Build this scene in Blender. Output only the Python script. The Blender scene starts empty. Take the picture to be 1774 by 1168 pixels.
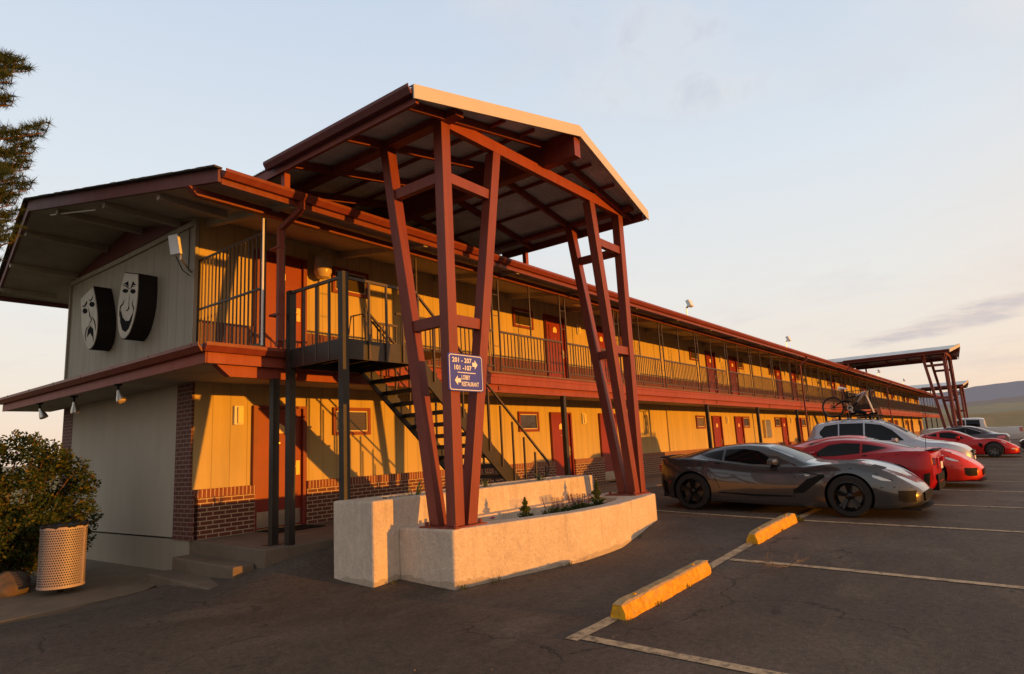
import bpy, bmesh, math, random
import numpy as np
from mathutils import Vector, Matrix
random.seed(7)
rad = math.radians
scene = bpy.context.scene
COL = scene.collection
WO = {}                                     # origin of each object in its build frame

# ------------------------------------------------------------------ materials
class NT:
    def __init__(s, name):
        s.m = bpy.data.materials.new(name); s.m.use_nodes = True
        s.t = s.m.node_tree; s.n = s.t.nodes; s.b = s.n['Principled BSDF']
    def add(s, typ, **kw):
        nd = s.n.new(typ)
        for k, v in kw.items(): setattr(nd, k, v)
        return nd
    def link(s, a, b): s.t.links.new(a, b)
    def val(s, sock, v):
        if hasattr(v, 'is_output'): s.link(v, sock)
        else: sock.default_value = v
    def math(s, op, a, b=0.0, c=None):
        nd = s.add('ShaderNodeMath', operation=op)
        s.val(nd.inputs[0], a); s.val(nd.inputs[1], b)
        if c is not None: s.val(nd.inputs[2], c)
        return nd.outputs[0]
    def pos(s):
        g = s.add('ShaderNodeNewGeometry'); return g.outputs['Position']
    def xyz(s, v):
        nd = s.add('ShaderNodeSeparateXYZ'); s.link(v, nd.inputs[0]); return nd.outputs
    def comb(s, x, y, z):
        nd = s.add('ShaderNodeCombineXYZ'); s.val(nd.inputs[0], x); s.val(nd.inputs[1], y); s.val(nd.inputs[2], z); return nd.outputs[0]
    def noise(s, vec, scale, detail=4, rough=.55, dist=0.0):
        nd = s.add('ShaderNodeTexNoise'); s.link(vec, nd.inputs['Vector'])
        nd.inputs['Scale'].default_value = scale; nd.inputs['Detail'].default_value = detail
        nd.inputs['Roughness'].default_value = rough; nd.inputs['Distortion'].default_value = dist
        return nd.outputs['Fac']
    def ramp(s, fac, stops):
        nd = s.add('ShaderNodeValToRGB'); s.link(fac, nd.inputs[0]); e = nd.color_ramp.elements
        while len(e) < len(stops): e.new(.5)
        for i, (p, c) in enumerate(stops):
            e[i].position = p; e[i].color = (c[0], c[1], c[2], 1) if hasattr(c, '__len__') else (c, c, c, 1)
        return nd.outputs[0]
    def mix(s, fac, a, b, mode='MIX'):
        nd = s.add('ShaderNodeMix', data_type='RGBA', blend_type=mode)
        s.val(nd.inputs[0], fac)
        for i, v in ((6, a), (7, b)):
            if hasattr(v, 'is_output'): s.link(v, nd.inputs[i])
            else: nd.inputs[i].default_value = (v[0], v[1], v[2], 1)
        return nd.outputs[2]
    def bump(s, h, strength=.3, dist=.01, prev=None):
        nd = s.add('ShaderNodeBump'); s.link(h, nd.inputs['Height'])
        nd.inputs['Strength'].default_value = strength; nd.inputs['Distance'].default_value = dist
        if prev is not None: s.link(prev, nd.inputs['Normal'])
        return nd.outputs[0]
    def out(s, color=None, rough=.6, metal=0, normal=None, spec=.5, coat=0):
        b = s.b
        if color is not None:
            if hasattr(color, 'is_output'): s.link(color, b.inputs['Base Color'])
            else: b.inputs['Base Color'].default_value = (color[0], color[1], color[2], 1)
        s.val(b.inputs['Roughness'], rough); b.inputs['Metallic'].default_value = metal
        b.inputs['Specular IOR Level'].default_value = spec
        b.inputs['Coat Weight'].default_value = coat; b.inputs['Coat Roughness'].default_value = .03
        if normal is not None: s.link(normal, b.inputs['Normal'])
        return s.m

def m_plain(name, c, rough=.5, metal=0, var=.25, scale=3, bump=.15, spec=.5, coat=0, dirt=None):
    k = NT(name); p = k.pos()
    n1 = k.noise(p, scale, 5, .6); n2 = k.noise(p, scale * 14, 3, .6)
    f = k.math('ADD', k.math('MULTIPLY', n1, .7), k.math('MULTIPLY', n2, .3))
    lo = [x * (1 - var) for x in c]; hi = [min(1, x * (1 + var)) for x in c]
    col = k.ramp(f, [(.32, lo), (.68, hi)])
    if dirt:
        col = k.mix(k.ramp(k.noise(p, scale * .6, 6, .7), [(.5, 0), (.75, .7)]), col, dirt)
    r = k.math('MULTIPLY_ADD', n2, .25, rough - .12)
    return k.out(col, r, metal, k.bump(n2, bump, .004) if bump else None, spec, coat)

def m_trim(name, c, faded, chip=(.42, .30, .22), rough=.5, amt=.5):
    k = NT(name); p = k.pos(); X, Y, Z = k.xyz(p)[:3]
    u = k.math('ADD', X, Y)
    st = k.noise(k.comb(k.math('MULTIPLY', u, 9), k.math('MULTIPLY', Y, 2), k.math('MULTIPLY', Z, .55)), 1.0, 6, .65)
    pa = k.noise(p, 1.3, 5, .65); sp = k.noise(p, 38, 3, .7); sp2 = k.noise(p, 7, 6, .75, .6)
    col = k.mix(k.ramp(st, [(.42, 0), (.68, amt)]), c, faded)
    col = k.mix(k.ramp(pa, [(.45, 0), (.75, .45)]), col, [x * .62 for x in c])
    col = k.mix(k.ramp(sp2, [(.69, 0), (.72, .55)]), col, chip)
    r = k.math('MULTIPLY_ADD', sp, .3, rough - .15)
    return k.out(col, r, 0, k.bump(sp, .12, .003, k.bump(sp2, .1, .004)), .35)

def m_siding(name, base, groove=True, stain=(.28, .24, .15)):
    k = NT(name); p = k.pos(); X, Y, Z = k.xyz(p)[:3]
    u = k.math('ADD', X, Y)
    v = k.comb(k.math('MULTIPLY', u, 1.0), 0, k.math('MULTIPLY', Z, .12))
    n1 = k.noise(v, 3.0, 6, .65); n2 = k.noise(p, 60, 3, .7); n3 = k.noise(p, .9, 4, .6)
    col = k.mix(k.ramp(n1, [(.35, 0), (.75, .55)]), base, stain)
    col = k.mix(k.math('MULTIPLY', n2, .25), col, [c * .62 for c in base])
    col = k.mix(k.ramp(n3, [(.45, 0), (.75, .3)]), col, [c * .7 for c in base])
    h = n2; nr = k.bump(n2, .25, .004)
    nw = k.noise(k.comb(k.math('MULTIPLY', u, 60), 0, k.math('MULTIPLY', Z, 3)), 1.0, 3, .6)
    nr = k.bump(nw, .3, .004, nr)
    if groove:
        fr = k.math('FRACT', k.math('DIVIDE', u, .305))
        g = k.math('LESS_THAN', fr, .035)
        col = k.mix(k.math('MULTIPLY', g, .6), col, [c * .3 for c in base])
        nr = k.bump(k.math('SUBTRACT', 1, g), .6, .01, nr)
    return k.out(col, .75, 0, nr, .3)

def m_brick(name, c1, c2, mortar, w=.205, h=.068, rot=False):
    k = NT(name); p = k.pos(); X, Y, Z = k.xyz(p)[:3]
    u = k.math('ADD', X, Y)
    vec = k.comb(Z, u, 0) if rot else k.comb(u, Z, 0)
    t = k.add('ShaderNodeTexBrick'); k.link(vec, t.inputs['Vector'])
    t.offset = 0 if rot else .5
    t.inputs['Scale'].default_value = 1; t.inputs['Mortar Size'].default_value = .0085
    t.inputs['Mortar Smooth'].default_value = .2; t.inputs['Bias'].default_value = 0
    t.inputs['Brick Width'].default_value = w; t.inputs['Row Height'].default_value = h
    t.inputs['Color1'].default_value = (*c1, 1); t.inputs['Color2'].default_value = (*c2, 1); t.inputs['Mortar'].default_value = (*mortar, 1)
    n = k.noise(p, 40, 4, .7)
    col = k.mix(k.math('MULTIPLY', n, .5), t.outputs['Color'], [x * .5 for x in c1])
    b = k.bump(k.math('SUBTRACT', 1, t.outputs['Fac']), .7, .008)
    return k.out(col, .7, 0, k.bump(n, .3, .003, b), .35)

def m_stucco(name, base):
    k = NT(name); p = k.pos()
    n1 = k.noise(p, 26, 5, .7, .6); n2 = k.noise(p, 1.6, 5, .65); n3 = k.noise(p, 90, 3, .6)
    col = k.mix(k.ramp(n2, [(.4, 0), (.7, .6)]), base, [c * .72 for c in base])
    col = k.mix(k.ramp(n1, [(.45, 0), (.7, .35)]), col, [min(1, c * 1.25) for c in base])
    bl = k.ramp(k.noise(p, 7, 7, .75, 1.2), [(.44, 0), (.52, .35), (.62, .75)])
    col = k.mix(k.math('MULTIPLY', bl, .6), col, [min(1, c * 1.3) for c in base])
    st = k.ramp(k.noise(p, 4, 6, .75, 1.5), [(.66, 0), (.72, .5)])
    col = k.mix(st, col, (.3, .22, .12))
    XX = k.xyz(p); vs_ = k.noise(k.comb(k.math('MULTIPLY', k.math('ADD', XX[0], XX[1]), 7), 0, k.math('MULTIPLY', XX[2], .8)), 1.0, 5, .7)
    col = k.mix(k.ramp(vs_, [(.52, 0), (.7, .5)]), col, [c * .55 for c in base])
    Z = XX[2]
    low = k.ramp(k.math('ADD', Z, k.math('MULTIPLY', n2, .3)), [(0, .5), (.02, 0)])
    col = k.mix(k.math('MULTIPLY', k.math('LESS_THAN', k.math('ADD', Z, k.math('MULTIPLY', n2, .35)), -.14), .4), col, (.2, .16, .1))
    nr = k.bump(n1, 1.0, .02); nr = k.bump(n3, .35, .004, nr)
    return k.out(col, .9, 0, nr, .2)

def m_asphalt():
    k = NT('worn_asphalt'); p = k.pos(); X, Y, Z = k.xyz(p)[:3]
    n1 = k.noise(p, .35, 6, .6, .8); n2 = k.noise(p, 120, 3, .7); n3 = k.noise(p, 2.2, 6, .7)
    st = k.noise(k.comb(k.math('MULTIPLY', X, .25), k.math('MULTIPLY', Y, 2.2), 0), 1.0, 6, .7, .7)
    col = k.ramp(n1, [(.3, (.060, .044, .034)), (.52, (.090, .068, .053)), (.72, (.125, .098, .078))])
    col = k.mix(k.ramp(st, [(.5, 0), (.72, .5)]), col, (.11, .082, .06))
    col = k.mix(k.ramp(n3, [(.55, 0), (.72, .45)]), col, (.038, .030, .025))
    wv = k.add('ShaderNodeTexWave', wave_type='RINGS', rings_direction='Z'); k.link(p, wv.inputs['Vector'])
    wv.inputs['Scale'].default_value = .22; wv.inputs['Distortion'].default_value = 5; wv.inputs['Detail'].default_value = 4; wv.inputs['Detail Scale'].default_value = 1.2
    scf = k.math('MULTIPLY', k.ramp(wv.outputs['Fac'], [(.80, 0), (.97, 1)]), k.ramp(k.noise(p, .8, 5, .7), [(.48, 0), (.62, .6)]))
    col = k.mix(scf, col, (.13, .10, .075))
    spot = k.noise(p, 3.2, 5, .6, .4); col = k.mix(k.ramp(spot, [(.66, 0), (.70, .6)]), col, (.028, .023, .021))
    peb = k.noise(p, 38, 2, .8); col = k.mix(k.ramp(peb, [(.66, 0), (.72, .5)]), col, (.17, .14, .11))
    mid = k.noise(p, 17, 4, .75); col = k.mix(1.0, col, k.ramp(mid, [(.34, .76), (.66, 1.28)]), 'MULTIPLY')
    ag = k.ramp(n2, [(.35, .5), (.7, 1.6)])
    col = k.mix(1.0, col, ag, 'MULTIPLY')
    # cracks
    dv = k.add('ShaderNodeVectorMath', operation='ADD'); k.link(p, dv.inputs[0])
    nn = k.add('ShaderNodeTexNoise'); k.link(p, nn.inputs['Vector']); nn.inputs['Scale'].default_value = 1.1; nn.inputs['Detail'].default_value = 6
    sc = k.add('ShaderNodeVectorMath', operation='SCALE'); k.link(nn.outputs['Color'], sc.inputs[0]); sc.inputs['Scale'].default_value = 1.3
    k.link(sc.outputs[0], dv.inputs[1])
    vo = k.add('ShaderNodeTexVoronoi', feature='DISTANCE_TO_EDGE'); k.link(dv.outputs[0], vo.inputs['Vector']); vo.inputs['Scale'].default_value = .38
    vo2 = k.add('ShaderNodeTexVoronoi', feature='DISTANCE_TO_EDGE'); k.link(dv.outputs[0], vo2.inputs['Vector']); vo2.inputs['Scale'].default_value = 2.4
    gate = k.ramp(k.noise(p, .5, 3, .5), [(.42, 0), (.52, 1)])
    gate2 = k.ramp(k.noise(p, .3, 3, .5), [(.6, 0), (.66, 1)])
    c1 = k.math('MULTIPLY', k.math('LESS_THAN', vo.outputs['Distance'], .004), gate)
    c2 = k.math('MULTIPLY', k.math('LESS_THAN', vo2.outputs['Distance'], .016), gate2)
    cr = k.math('MAXIMUM', c1, c2)
    col = k.mix(k.math('MULTIPLY', cr, .6), col, (.012, .010, .009))
    nr = k.bump(n2, .55, .006); nr = k.bump(n3, .3, .02, nr); nr = k.bump(k.math('SUBTRACT', 1, cr), .6, .01, nr)
    return k.out(col, .85, 0, nr, .25)

def m_marking():
    k = NT('worn_line_paint'); p = k.pos()
    n = k.noise(p, 9, 6, .75); n2 = k.noise(p, 120, 3, .7)
    f = k.ramp(k.math('ADD', k.math('MULTIPLY', n, .7), k.math('MULTIPLY', n2, .3)), [(.47, 0), (.6, .85)])
    col = k.mix(f, (.50, .37, .23), (.08, .062, .048))
    return k.out(col, .8, 0, k.bump(n2, .5, .005), .2)

def m_concrete(name, base):
    k = NT(name); p = k.pos()
    n1 = k.noise(p, 2, 7, .7, .5); n2 = k.noise(p, 70, 4, .7)
    col = k.ramp(n1, [(.3, [c * .6 for c in base]), (.7, base)])
    col = k.mix(k.math('MULTIPLY', n2, .4), col, [c * .6 for c in base])
    return k.out(col, .85, 0, k.bump(n2, .5, .005), .25)

def m_leaf(name, stops, rough=.55, trans=.15):
    k = NT(name); g = k.add('ShaderNodeNewGeometry')
    n = k.noise(g.outputs['Position'], 2.2, 3, .6)
    f = k.math('ADD', k.math('MULTIPLY', g.outputs['Random Per Island'], .55), k.math('MULTIPLY', n, .45))
    col = k.ramp(f, stops)
    k.out(col, rough, 0, None, .3)
    k.b.inputs['Subsurface Weight'].default_value = 0
    tr = k.add('ShaderNodeBsdfTranslucent'); k.link(col, tr.inputs[0])
    ms = k.add('ShaderNodeMixShader'); ms.inputs[0].default_value = trans
    o = k.n['Material Output']
    k.link(k.b.outputs[0], ms.inputs[1]); k.link(tr.outputs[0], ms.inputs[2]); k.link(ms.outputs[0], o.inputs[0])
    return k.m

def m_paint(name, c, metal=.0, flake=True, rough=.3, coat=.9, spec=.45):
    k = NT(name); p = k.pos()
    n = k.noise(p, 5, 5, .6); dust = k.noise(p, 60, 3, .7)
    col = k.mix(k.math('MULTIPLY', dust, .03), c, (.22, .18, .14))
    k.out(col, k.math('MULTIPLY_ADD', n, .15, rough - .07), metal, None, spec, coat)
    k.b.inputs['Coat Roughness'].default_value = .015
    return k.m

def m_mesh_metal(name, c):
    k = NT(name); k.out(c, .5, 0, None, .5); return k.m

M = {}
M['siding'] = m_siding('grooved_siding_paint', (.56, .43, .19), True, (.30, .25, .14))
M['gable'] = m_siding('gable_siding_paint', (.42, .39, .325), True, (.26, .23, .17))
M['found'] = m_siding('foundation_paint', (.37, .33, .265), False, (.28, .24, .18))
M['stucco_wall'] = m_siding('textured_end_wall', (.47, .425, .35), False, (.37, .32, .25))
M['brick'] = m_brick('brown_red_brick', (.16, .048, .03), (.12, .036, .024), (.60, .46, .30))
M['brickv'] = m_brick('soldier_course_brick', (.24, .06, .03), (.17, .045, .028), (.60, .46, .30), .205, .068, True)
M['brickcol'] = m_brick('plum_red_brick', (.14, .04, .034), (.10, .03, .026), (.30, .22, .17))
M['soffit'] = m_plain('painted_soffit_boards', (.36, .32, .25), .8, 0, .25, 1.5, .2, .3)
M['maroon'] = m_trim('maroon_trim_paint', (.185, .037, .026), (.25, .065, .042), (.09, .04, .03))
M['fascia'] = m_trim('red_fascia_paint', (.245, .040, .022), (.32, .09, .055), (.16, .07, .05), .55)
M['gutter'] = m_trim('red_gutter_paint', (.18, .034, .020), (.24, .068, .042), (.12, .06, .05), .42)
M['darktrim'] = m_trim('dark_plum_fascia', (.135, .040, .040), (.18, .075, .068), (.26, .18, .15), .6)
M['door'] = m_plain('red_door_paint', (.22, .018, .009), .42, 0, .15, 2, .05, .5)
M['frame'] = m_plain('dark_red_frame_paint', (.2, .026, .018), .45, 0, .15, 3, .05, .5)
M['black'] = m_plain('black_steel_paint', (.018, .014, .011), .45, 0, .3, 4, .1, .5, 0, (.05, .03, .02))
M['rail'] = m_plain('brown_black_rail_paint', (.065, .043, .03), .5, 0, .3, 4, .05, .5)
M['steel'] = m_plain('brushed_metal', (.5, .46, .4), .35, .9, .15, 6, .05)
M['brass'] = m_plain('brass_hardware', (.75, .5, .16), .3, .9, .1, 6, 0)
M['gold'] = m_plain('pale_gold_plaque', (.85, .62, .3), .5, 0, .05, 6, 0)
M['winframe'] = m_plain('cream_window_sash', (.62, .52, .36), .5, 0, .1, 5, 0)
M['white'] = m_plain('off_white_metal_paint', (.52, .50, .46), .5, 0, .06, 2, .02, .4)
M['whitebox'] = m_plain('white_plastic_box', (.72, .72, .72), .45, 0, .08, 5, 0)
M['sheet'] = m_plain('galvanised_roof_sheet', (.62, .61, .60), .6, .05, .25, 1.5, .1, .5)
M['shingle'] = m_plain('asphalt_shingle', (.07, .06, .055), .9, 0, .4, 6, .5, .2)
M['planter'] = m_stucco('planter_stucco', (.60, .505, .41))
M['concrete'] = m_concrete('worn_concrete', (.20, .155, .115))
M['walk'] = m_concrete('sidewalk_concrete', (.24, .185, .13))
M['asphalt'] = m_asphalt()
M['line'] = m_marking()
M['soil'] = m_plain('dry_planter_soil', (.10, .08, .06), .95, 0, .4, 14, .6, .1)
M['yellow'] = m_plain('chipped_yellow_paint', (.60, .31, .02), .8, 0, .38, 14, .8, .2, 0, (.34, .24, .13))
M['stoptop'] = m_plain('shaded_worn_stop_top', (.40, .27, .13), .85, 0, .3, 9, .5, .2, 0, (.30, .235, .175))  # unlit tone of the top face painted in, together with chipped wear
M['rubber'] = m_plain('tyre_rubber', (.02, .018, .017), .75, 0, .2, 8, .1, .3)
M['rimblack'] = m_plain('gloss_black_alloy', (.012, .011, .011), .18, .6, .1, 5, 0)
M['rimsilver'] = m_plain('silver_alloy', (.45, .44, .43), .3, .9, .1, 5, 0)
M['rimgun'] = m_plain('gunmetal_alloy', (.09, .085, .08), .3, .8, .1, 5, 0)
M['plastic'] = m_plain('black_trim_plastic', (.008, .008, .008), .7, 0, .2, 6, .05, .15)
M['rock'] = m_plain('brown_boulder', (.10, .08, .065), .9, 0, .4, 5, .8, .2, 0, (.15, .075, .045))
M['bag'] = m_plain('black_bin_liner', (.012, .011, .012), .3, 0, .3, 20, .6, .5)
M['binmetal'] = m_plain('cream_bin_coating', (.34, .275, .25), .5, 0, .08, 3, .05)
M['maskface'] = m_plain('dusty_mask_face', (.50, .46, .38), .6, 0, .2, 3, .1, .3, 0, (.3, .27, .22))
M['maskside'] = m_plain('black_ribbed_mask_side', (.020, .017, .016), .7, 0, .3, 4, .2, .15)
M['ink'] = m_plain('black_sign_ink', (.008, .007, .008), .8, 0, .2, 4, 0, .05)
M['navy'] = m_plain('navy_sign_enamel', (.03, .045, .42), .4, 0, .08, 3, 0, .5)
M['cream'] = m_plain('cream_sign_vinyl', (.72, .74, .80), .5, 0, .04, 3, 0)
M['bark'] = m_plain('pine_bark', (.16, .085, .045), .9, 0, .4, 9, .8, .2)
M['twig'] = m_plain('dry_twig', (.22, .16, .10), .8, 0, .3, 20, .3, .2)
M['bush'] = m_leaf('bush_leaves', [(.25, (.014, .028, .007)), (.45, (.034, .062, .012)), (.62, (.065, .090, .018)), (.8, (.15, .10, .022))])
M['needle'] = m_leaf('pine_needles', [(.2, (.016, .034, .014)), (.5, (.040, .066, .024)), (.8, (.085, .095, .030))], .6, .1)
M['leafg'] = m_leaf('garden_leaves', [(.2, (.02, .035, .008)), (.5, (.05, .08, .018)), (.85, (.12, .13, .03))])
M['agave'] = m_leaf('strap_leaves', [(.2, (.05, .08, .045)), (.6, (.09, .13, .07)), (.9, (.16, .19, .09))])
M['salvia'] = m_leaf('purple_spikes', [(.2, (.06, .02, .05)), (.6, (.14, .05, .10)), (.9, (.24, .10, .10))])
M['weed'] = m_leaf('weed_blades', [(.2, (.05, .06, .01)), (.6, (.14, .13, .02)), (.9, (.25, .2, .05))])
M['pink'] = m_plain('magenta_petals', (.5, .03, .22), .6, 0, .2, 20, 0)
M['petal'] = m_plain('white_petals', (.8, .72, .6), .6, 0, .1, 20, 0)
M['yflower'] = m_plain('yellow_petals', (.85, .55, .08), .6, 0, .1, 20, 0)
M['lamp_glass'] = m_plain('frosted_lamp_glass', (.55, .42, .25), .25, 0, .1, 6, 0)
M['mat'] = m_plain('black_door_mat', (.02, .018, .016), .95, 0, .3, 40, .6, .1)
k = NT('car_glass'); k.out((.006, .006, .007), .05, 0, None, .22, 0); M['glass'] = k.m
k = NT('clear_lamp_lens'); k.out((.5, .46, .42), .12, .5, None, .6, 1); M['lens'] = k.m
k = NT('red_lamp_lens'); k.out((.42, .01, .012), .12, 0, None, .6, 1); M['redlens'] = k.m
k = NT('window_pane'); p_ = k.pos()
zz = k.xyz(p_)[2]
sl = k.math('FRACT', k.math('MULTIPLY', zz, 34))
k.out(k.mix(k.ramp(sl, [(.35, 0), (.6, 1)]), (.085, .062, .03), (.05, .036, .02)), .15, 0, k.bump(sl, .2, .004), .5, .4); M['pane'] = k.m
M['pane_dark'] = m_plain('dark_curtain_pane', (.035, .028, .018), .12, 0, .2, 2, 0, .5, .4)
M['pane_pale'] = m_plain('drawn_curtain_pane', (.16, .12, .07), .25, 0, .25, 9, 0, .5, .3)
k = NT('warm_bulb'); k.out((1, .8, .5), .4); k.b.inputs['Emission Color'].default_value = (1, .75, .35, 1); k.b.inputs['Emission Strength'].default_value = 9; M['bulb'] = k.m
M['p_grey'] = m_paint('shark_grey_paint', (.060, .057, .058), .55, rough=.24)
M['p_red'] = m_paint('crimson_paint', (.34, .001, .006), .0, coat=.35, spec=.2)
M['p_orange'] = m_paint('torch_red_paint', (.60, .022, .008), 0, coat=.4, spec=.25)
M['p_c6'] = m_paint('bright_red_paint', (.48, .006, .005), 0, coat=.4, spec=.25)
M['p_silver'] = m_paint('silver_paint', (.40, .42, .47), .3)
M['p_plum'] = m_paint('dark_plum_paint', (.04, .014, .018), .4)
M['p_white'] = m_paint('white_truck_paint', (.58, .56, .53), 0)
M['p_dark'] = m_paint('dark_slate_paint', (.03, .035, .045), .4)

# ------------------------------------------------------------------ mesh builder
def basis(d, up=(0, 0, 1)):
    d = Vector(d).normalized(); up = Vector(up)
    if abs(d.dot(up)) > .98: up = Vector((1, 0, 0))
    s = d.cross(up).normalized(); u = s.cross(d).normalized()
    return d, s, u

class MB:
    def __init__(s): s.v = []; s.f = []; s.mi = []; s.cur = 0
    def add(s, vs, fs):
        o = len(s.v); s.v += [tuple(v) for v in vs]
        for f in fs: s.f.append([i + o for i in f]); s.mi.append(s.cur)
        return s
    def box(s, a, b):
        x0, y0, z0 = [min(a[i], b[i]) for i in range(3)]; x1, y1, z1 = [max(a[i], b[i]) for i in range(3)]
        return s.add([(x0, y0, z0), (x1, y0, z0), (x1, y1, z0), (x0, y1, z0), (x0, y0, z1), (x1, y0, z1), (x1, y1, z1), (x0, y1, z1)],
                     [(0, 3, 2, 1), (4, 5, 6, 7), (0, 1, 5, 4), (1, 2, 6, 5), (2, 3, 7, 6), (3, 0, 4, 7)])
    def bar(s, p, q, w, h, up=(0, 0, 1)):
        p = Vector(p); q = Vector(q); d, sd, u = basis(q - p, up)
        vs = []
        for c in (p, q):
            for a, b in ((-1, -1), (1, -1), (1, 1), (-1, 1)): vs.append(c + sd * a * w / 2 + u * b * h / 2)
        return s.add(vs, [(0, 1, 2, 3), (7, 6, 5, 4), (0, 4, 5, 1), (1, 5, 6, 2), (2, 6, 7, 3), (3, 7, 4, 0)])
    def leg(s, p, q, wx, wy):            # post whose ends stay horizontal
        vs = []
        for c in (p, q):
            for a, b in ((-1, -1), (1, -1), (1, 1), (-1, 1)): vs.append((c[0] + a * wx / 2, c[1] + b * wy / 2, c[2]))
        return s.add(vs, [(3, 2, 1, 0), (4, 5, 6, 7), (0, 1, 5, 4), (1, 2, 6, 5), (2, 3, 7, 6), (3, 0, 4, 7)])
    def tube(s, pts, r, n=8, cap=True):
        pts = [Vector(p) for p in pts]; rs = r if hasattr(r, '__len__') else [r] * len(pts)
        o = len(s.v); ring = []
        for i, p in enumerate(pts):
            d = (pts[min(i + 1, len(pts) - 1)] - pts[max(i - 1, 0)])
            d, a, b = basis(d)
            for j in range(n):
                t = 2 * math.pi * j / n
                ring.append(p + a * math.cos(t) * rs[i] + b * math.sin(t) * rs[i])
        fs = []
        for i in range(len(pts) - 1):
            for j in range(n):
                k2 = (j + 1) % n
                fs.append((i * n + j, i * n + k2, (i + 1) * n + k2, (i + 1) * n + j))
        if cap: fs += [tuple(range(n))[::-1], tuple((len(pts) - 1) * n + j for j in range(n))]
        return s.add(ring, fs)
    def prism(s, poly, ext):
        n = len(poly); e = Vector(ext)
        vs = [Vector(p) for p in poly] + [Vector(p) + e for p in poly]
        fs = [tuple(range(n)), tuple(range(n, 2 * n))[::-1]] + [(i, i + n, (i + 1) % n + n, (i + 1) % n) for i in range(n)]
        return s.add(vs, fs)
    def lathe(s, prof, c, axis='z', n=20):
        vs = []
        for r, h in prof:
            for j in range(n):
                t = 2 * math.pi * j / n; a, b = r * math.cos(t), r * math.sin(t)
                if axis == 'z': vs.append((c[0] + a, c[1] + b, c[2] + h))
                elif axis == 'x': vs.append((c[0] + h, c[1] + a, c[2] + b))
                else: vs.append((c[0] + a, c[1] + h, c[2] + b))
        fs = []
        for i in range(len(prof) - 1):
            for j in range(n):
                k2 = (j + 1) % n; fs.append((i * n + j, i * n + k2, (i + 1) * n + k2, (i + 1) * n + j))
        return s.add(vs, fs)
    def grid(s, rows):
        n = len(rows[0]); vs = [p for r in rows for p in r]
        return s.add(vs, [(i * n + j, i * n + j + 1, (i + 1) * n + j + 1, (i + 1) * n + j) for i in range(len(rows) - 1) for j in range(n - 1)])
    def build(s, name, mats, parent=None, smooth=False, bevel=0, fixn=True):
        if not s.v: return None
        vs = np.array([tuple(v) for v in s.v], dtype=float)
        c = np.array([(vs[:, 0].min() + vs[:, 0].max()) / 2, (vs[:, 1].min() + vs[:, 1].max()) / 2, vs[:, 2].min()])
        me = bpy.data.meshes.new(name); me.from_pydata((vs - c).tolist(), [], s.f)
        mats = mats if isinstance(mats, (list, tuple)) else [mats]
        for m in mats: me.materials.append(M[m] if isinstance(m, str) else m)
        if len(mats) > 1: me.polygons.foreach_set('material_index', s.mi)
        if fixn:
            bm = bmesh.new(); bm.from_mesh(me); bmesh.ops.recalc_face_normals(bm, faces=bm.faces); bm.to_mesh(me); bm.free()
        if smooth:
            me.polygons.foreach_set('use_smooth', [True] * len(me.polygons))
            try: me.set_sharp_from_angle(angle=rad(40))
            except Exception: pass
        me.update()
        o = bpy.data.objects.new(name, me); COL.objects.link(o)
        pw = Vector((0, 0, 0))
        if parent is not None: o.parent = parent; pw = WO.get(parent.name, Vector((0, 0, 0)))
        o.location = Vector(c) - pw; WO[o.name] = Vector(c)
        if bevel:
            md = o.modifiers.new('bevel', 'BEVEL'); md.width = bevel; md.segments = 2; md.limit_method = 'ANGLE'; md.angle_limit = rad(40)
        return o

def tag(o, label=None, cat=None, group=None, kind=None):
    if label: o['label'] = label
    if cat: o['category'] = cat
    if group: o['group'] = group
    if kind: o['kind'] = kind
    return o
def empty(name, loc=(0, 0, 0), label=None, cat=None, group=None, rz=0):
    o = bpy.data.objects.new(name, None); COL.objects.link(o); o.location = loc; o.rotation_euler = (0, 0, rz)
    o.empty_display_size = .2; WO[o.name] = Vector(loc)
    return tag(o, label, cat, group)
CH = {}
def copy_tree(o, parent=None):
    c = o.copy(); COL.objects.link(c)
    if parent is not None: c.parent = parent
    for ch in [x for x in list(COL.objects) if x.parent == o]: copy_tree(ch, c)
    return c

# ------------------------------------------------------------------ ground height (thin plate spline)
CP = [(-.5, -2.2, -.34), (-.16, -2.36, -.23), (.38, -2.36, -.15), (.92, -2.36, -.11), (2.5, -2.4, -.07), (5, -2.4, -.055), (10, -2.4, -.05), (20, -2.4, -.05),
      (50, -2.4, -.05), (100, -2.4, -.05), (-.9, -2.42, -.38), (-.75, -.3, -.5), (-2.6, -1.0, -.495), (-1.1, -.85, -.49), (-4.5, -1.4, -.50), (.5, -5.1, -.41), (.1, -4.18, -.38),
      (.1, -3.4, -.33), (1.6, -5.3, -.395), (3.5, -5.5, -.37), (5.4, -5.2, -.2), (7.15, -5.1, -.2), (7.15, -7.9, -.30), (9, -5.1, -.18), (6.5, -7.1, -.285),
      (6.5, -10.2, -.38), (3.3, -7.3, -.4), (3.26, -10.2, -.5), (-.2, -7.15, -.5), (-.17, -8.7, -.55), (-5, -10.4, -.56), (-5, -4, -.53), (-5, 0, -.52),
      (12, -8.2, -.28), (13.2, -9, -.28), (32, -9, -.36), (16, -9, -.29), (33, -4, -.12), (50, -9, -.36), (100, -9, -.36), (100, -14, -.5), (50, -14, -.5),
      (10, -14, -.5), (0, -14, -.66), (-10, -14, -.68), (-10, 0, -.58), (-10, 8, -.55), (0, 8, -.55), (20, -4.5, -.13), (60, -25, -.6), (0, -25, -.7), (100, -25, -.6)]
_c = np.array(CP); _P = _c[:, :2]
def _U(r2): return np.where(r2 > 0, r2 * np.log(np.maximum(r2, 1e-12)), 0)
_K = _U(((_P[:, None] - _P[None]) ** 2).sum(-1)) + np.eye(len(_c)) * .002
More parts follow.
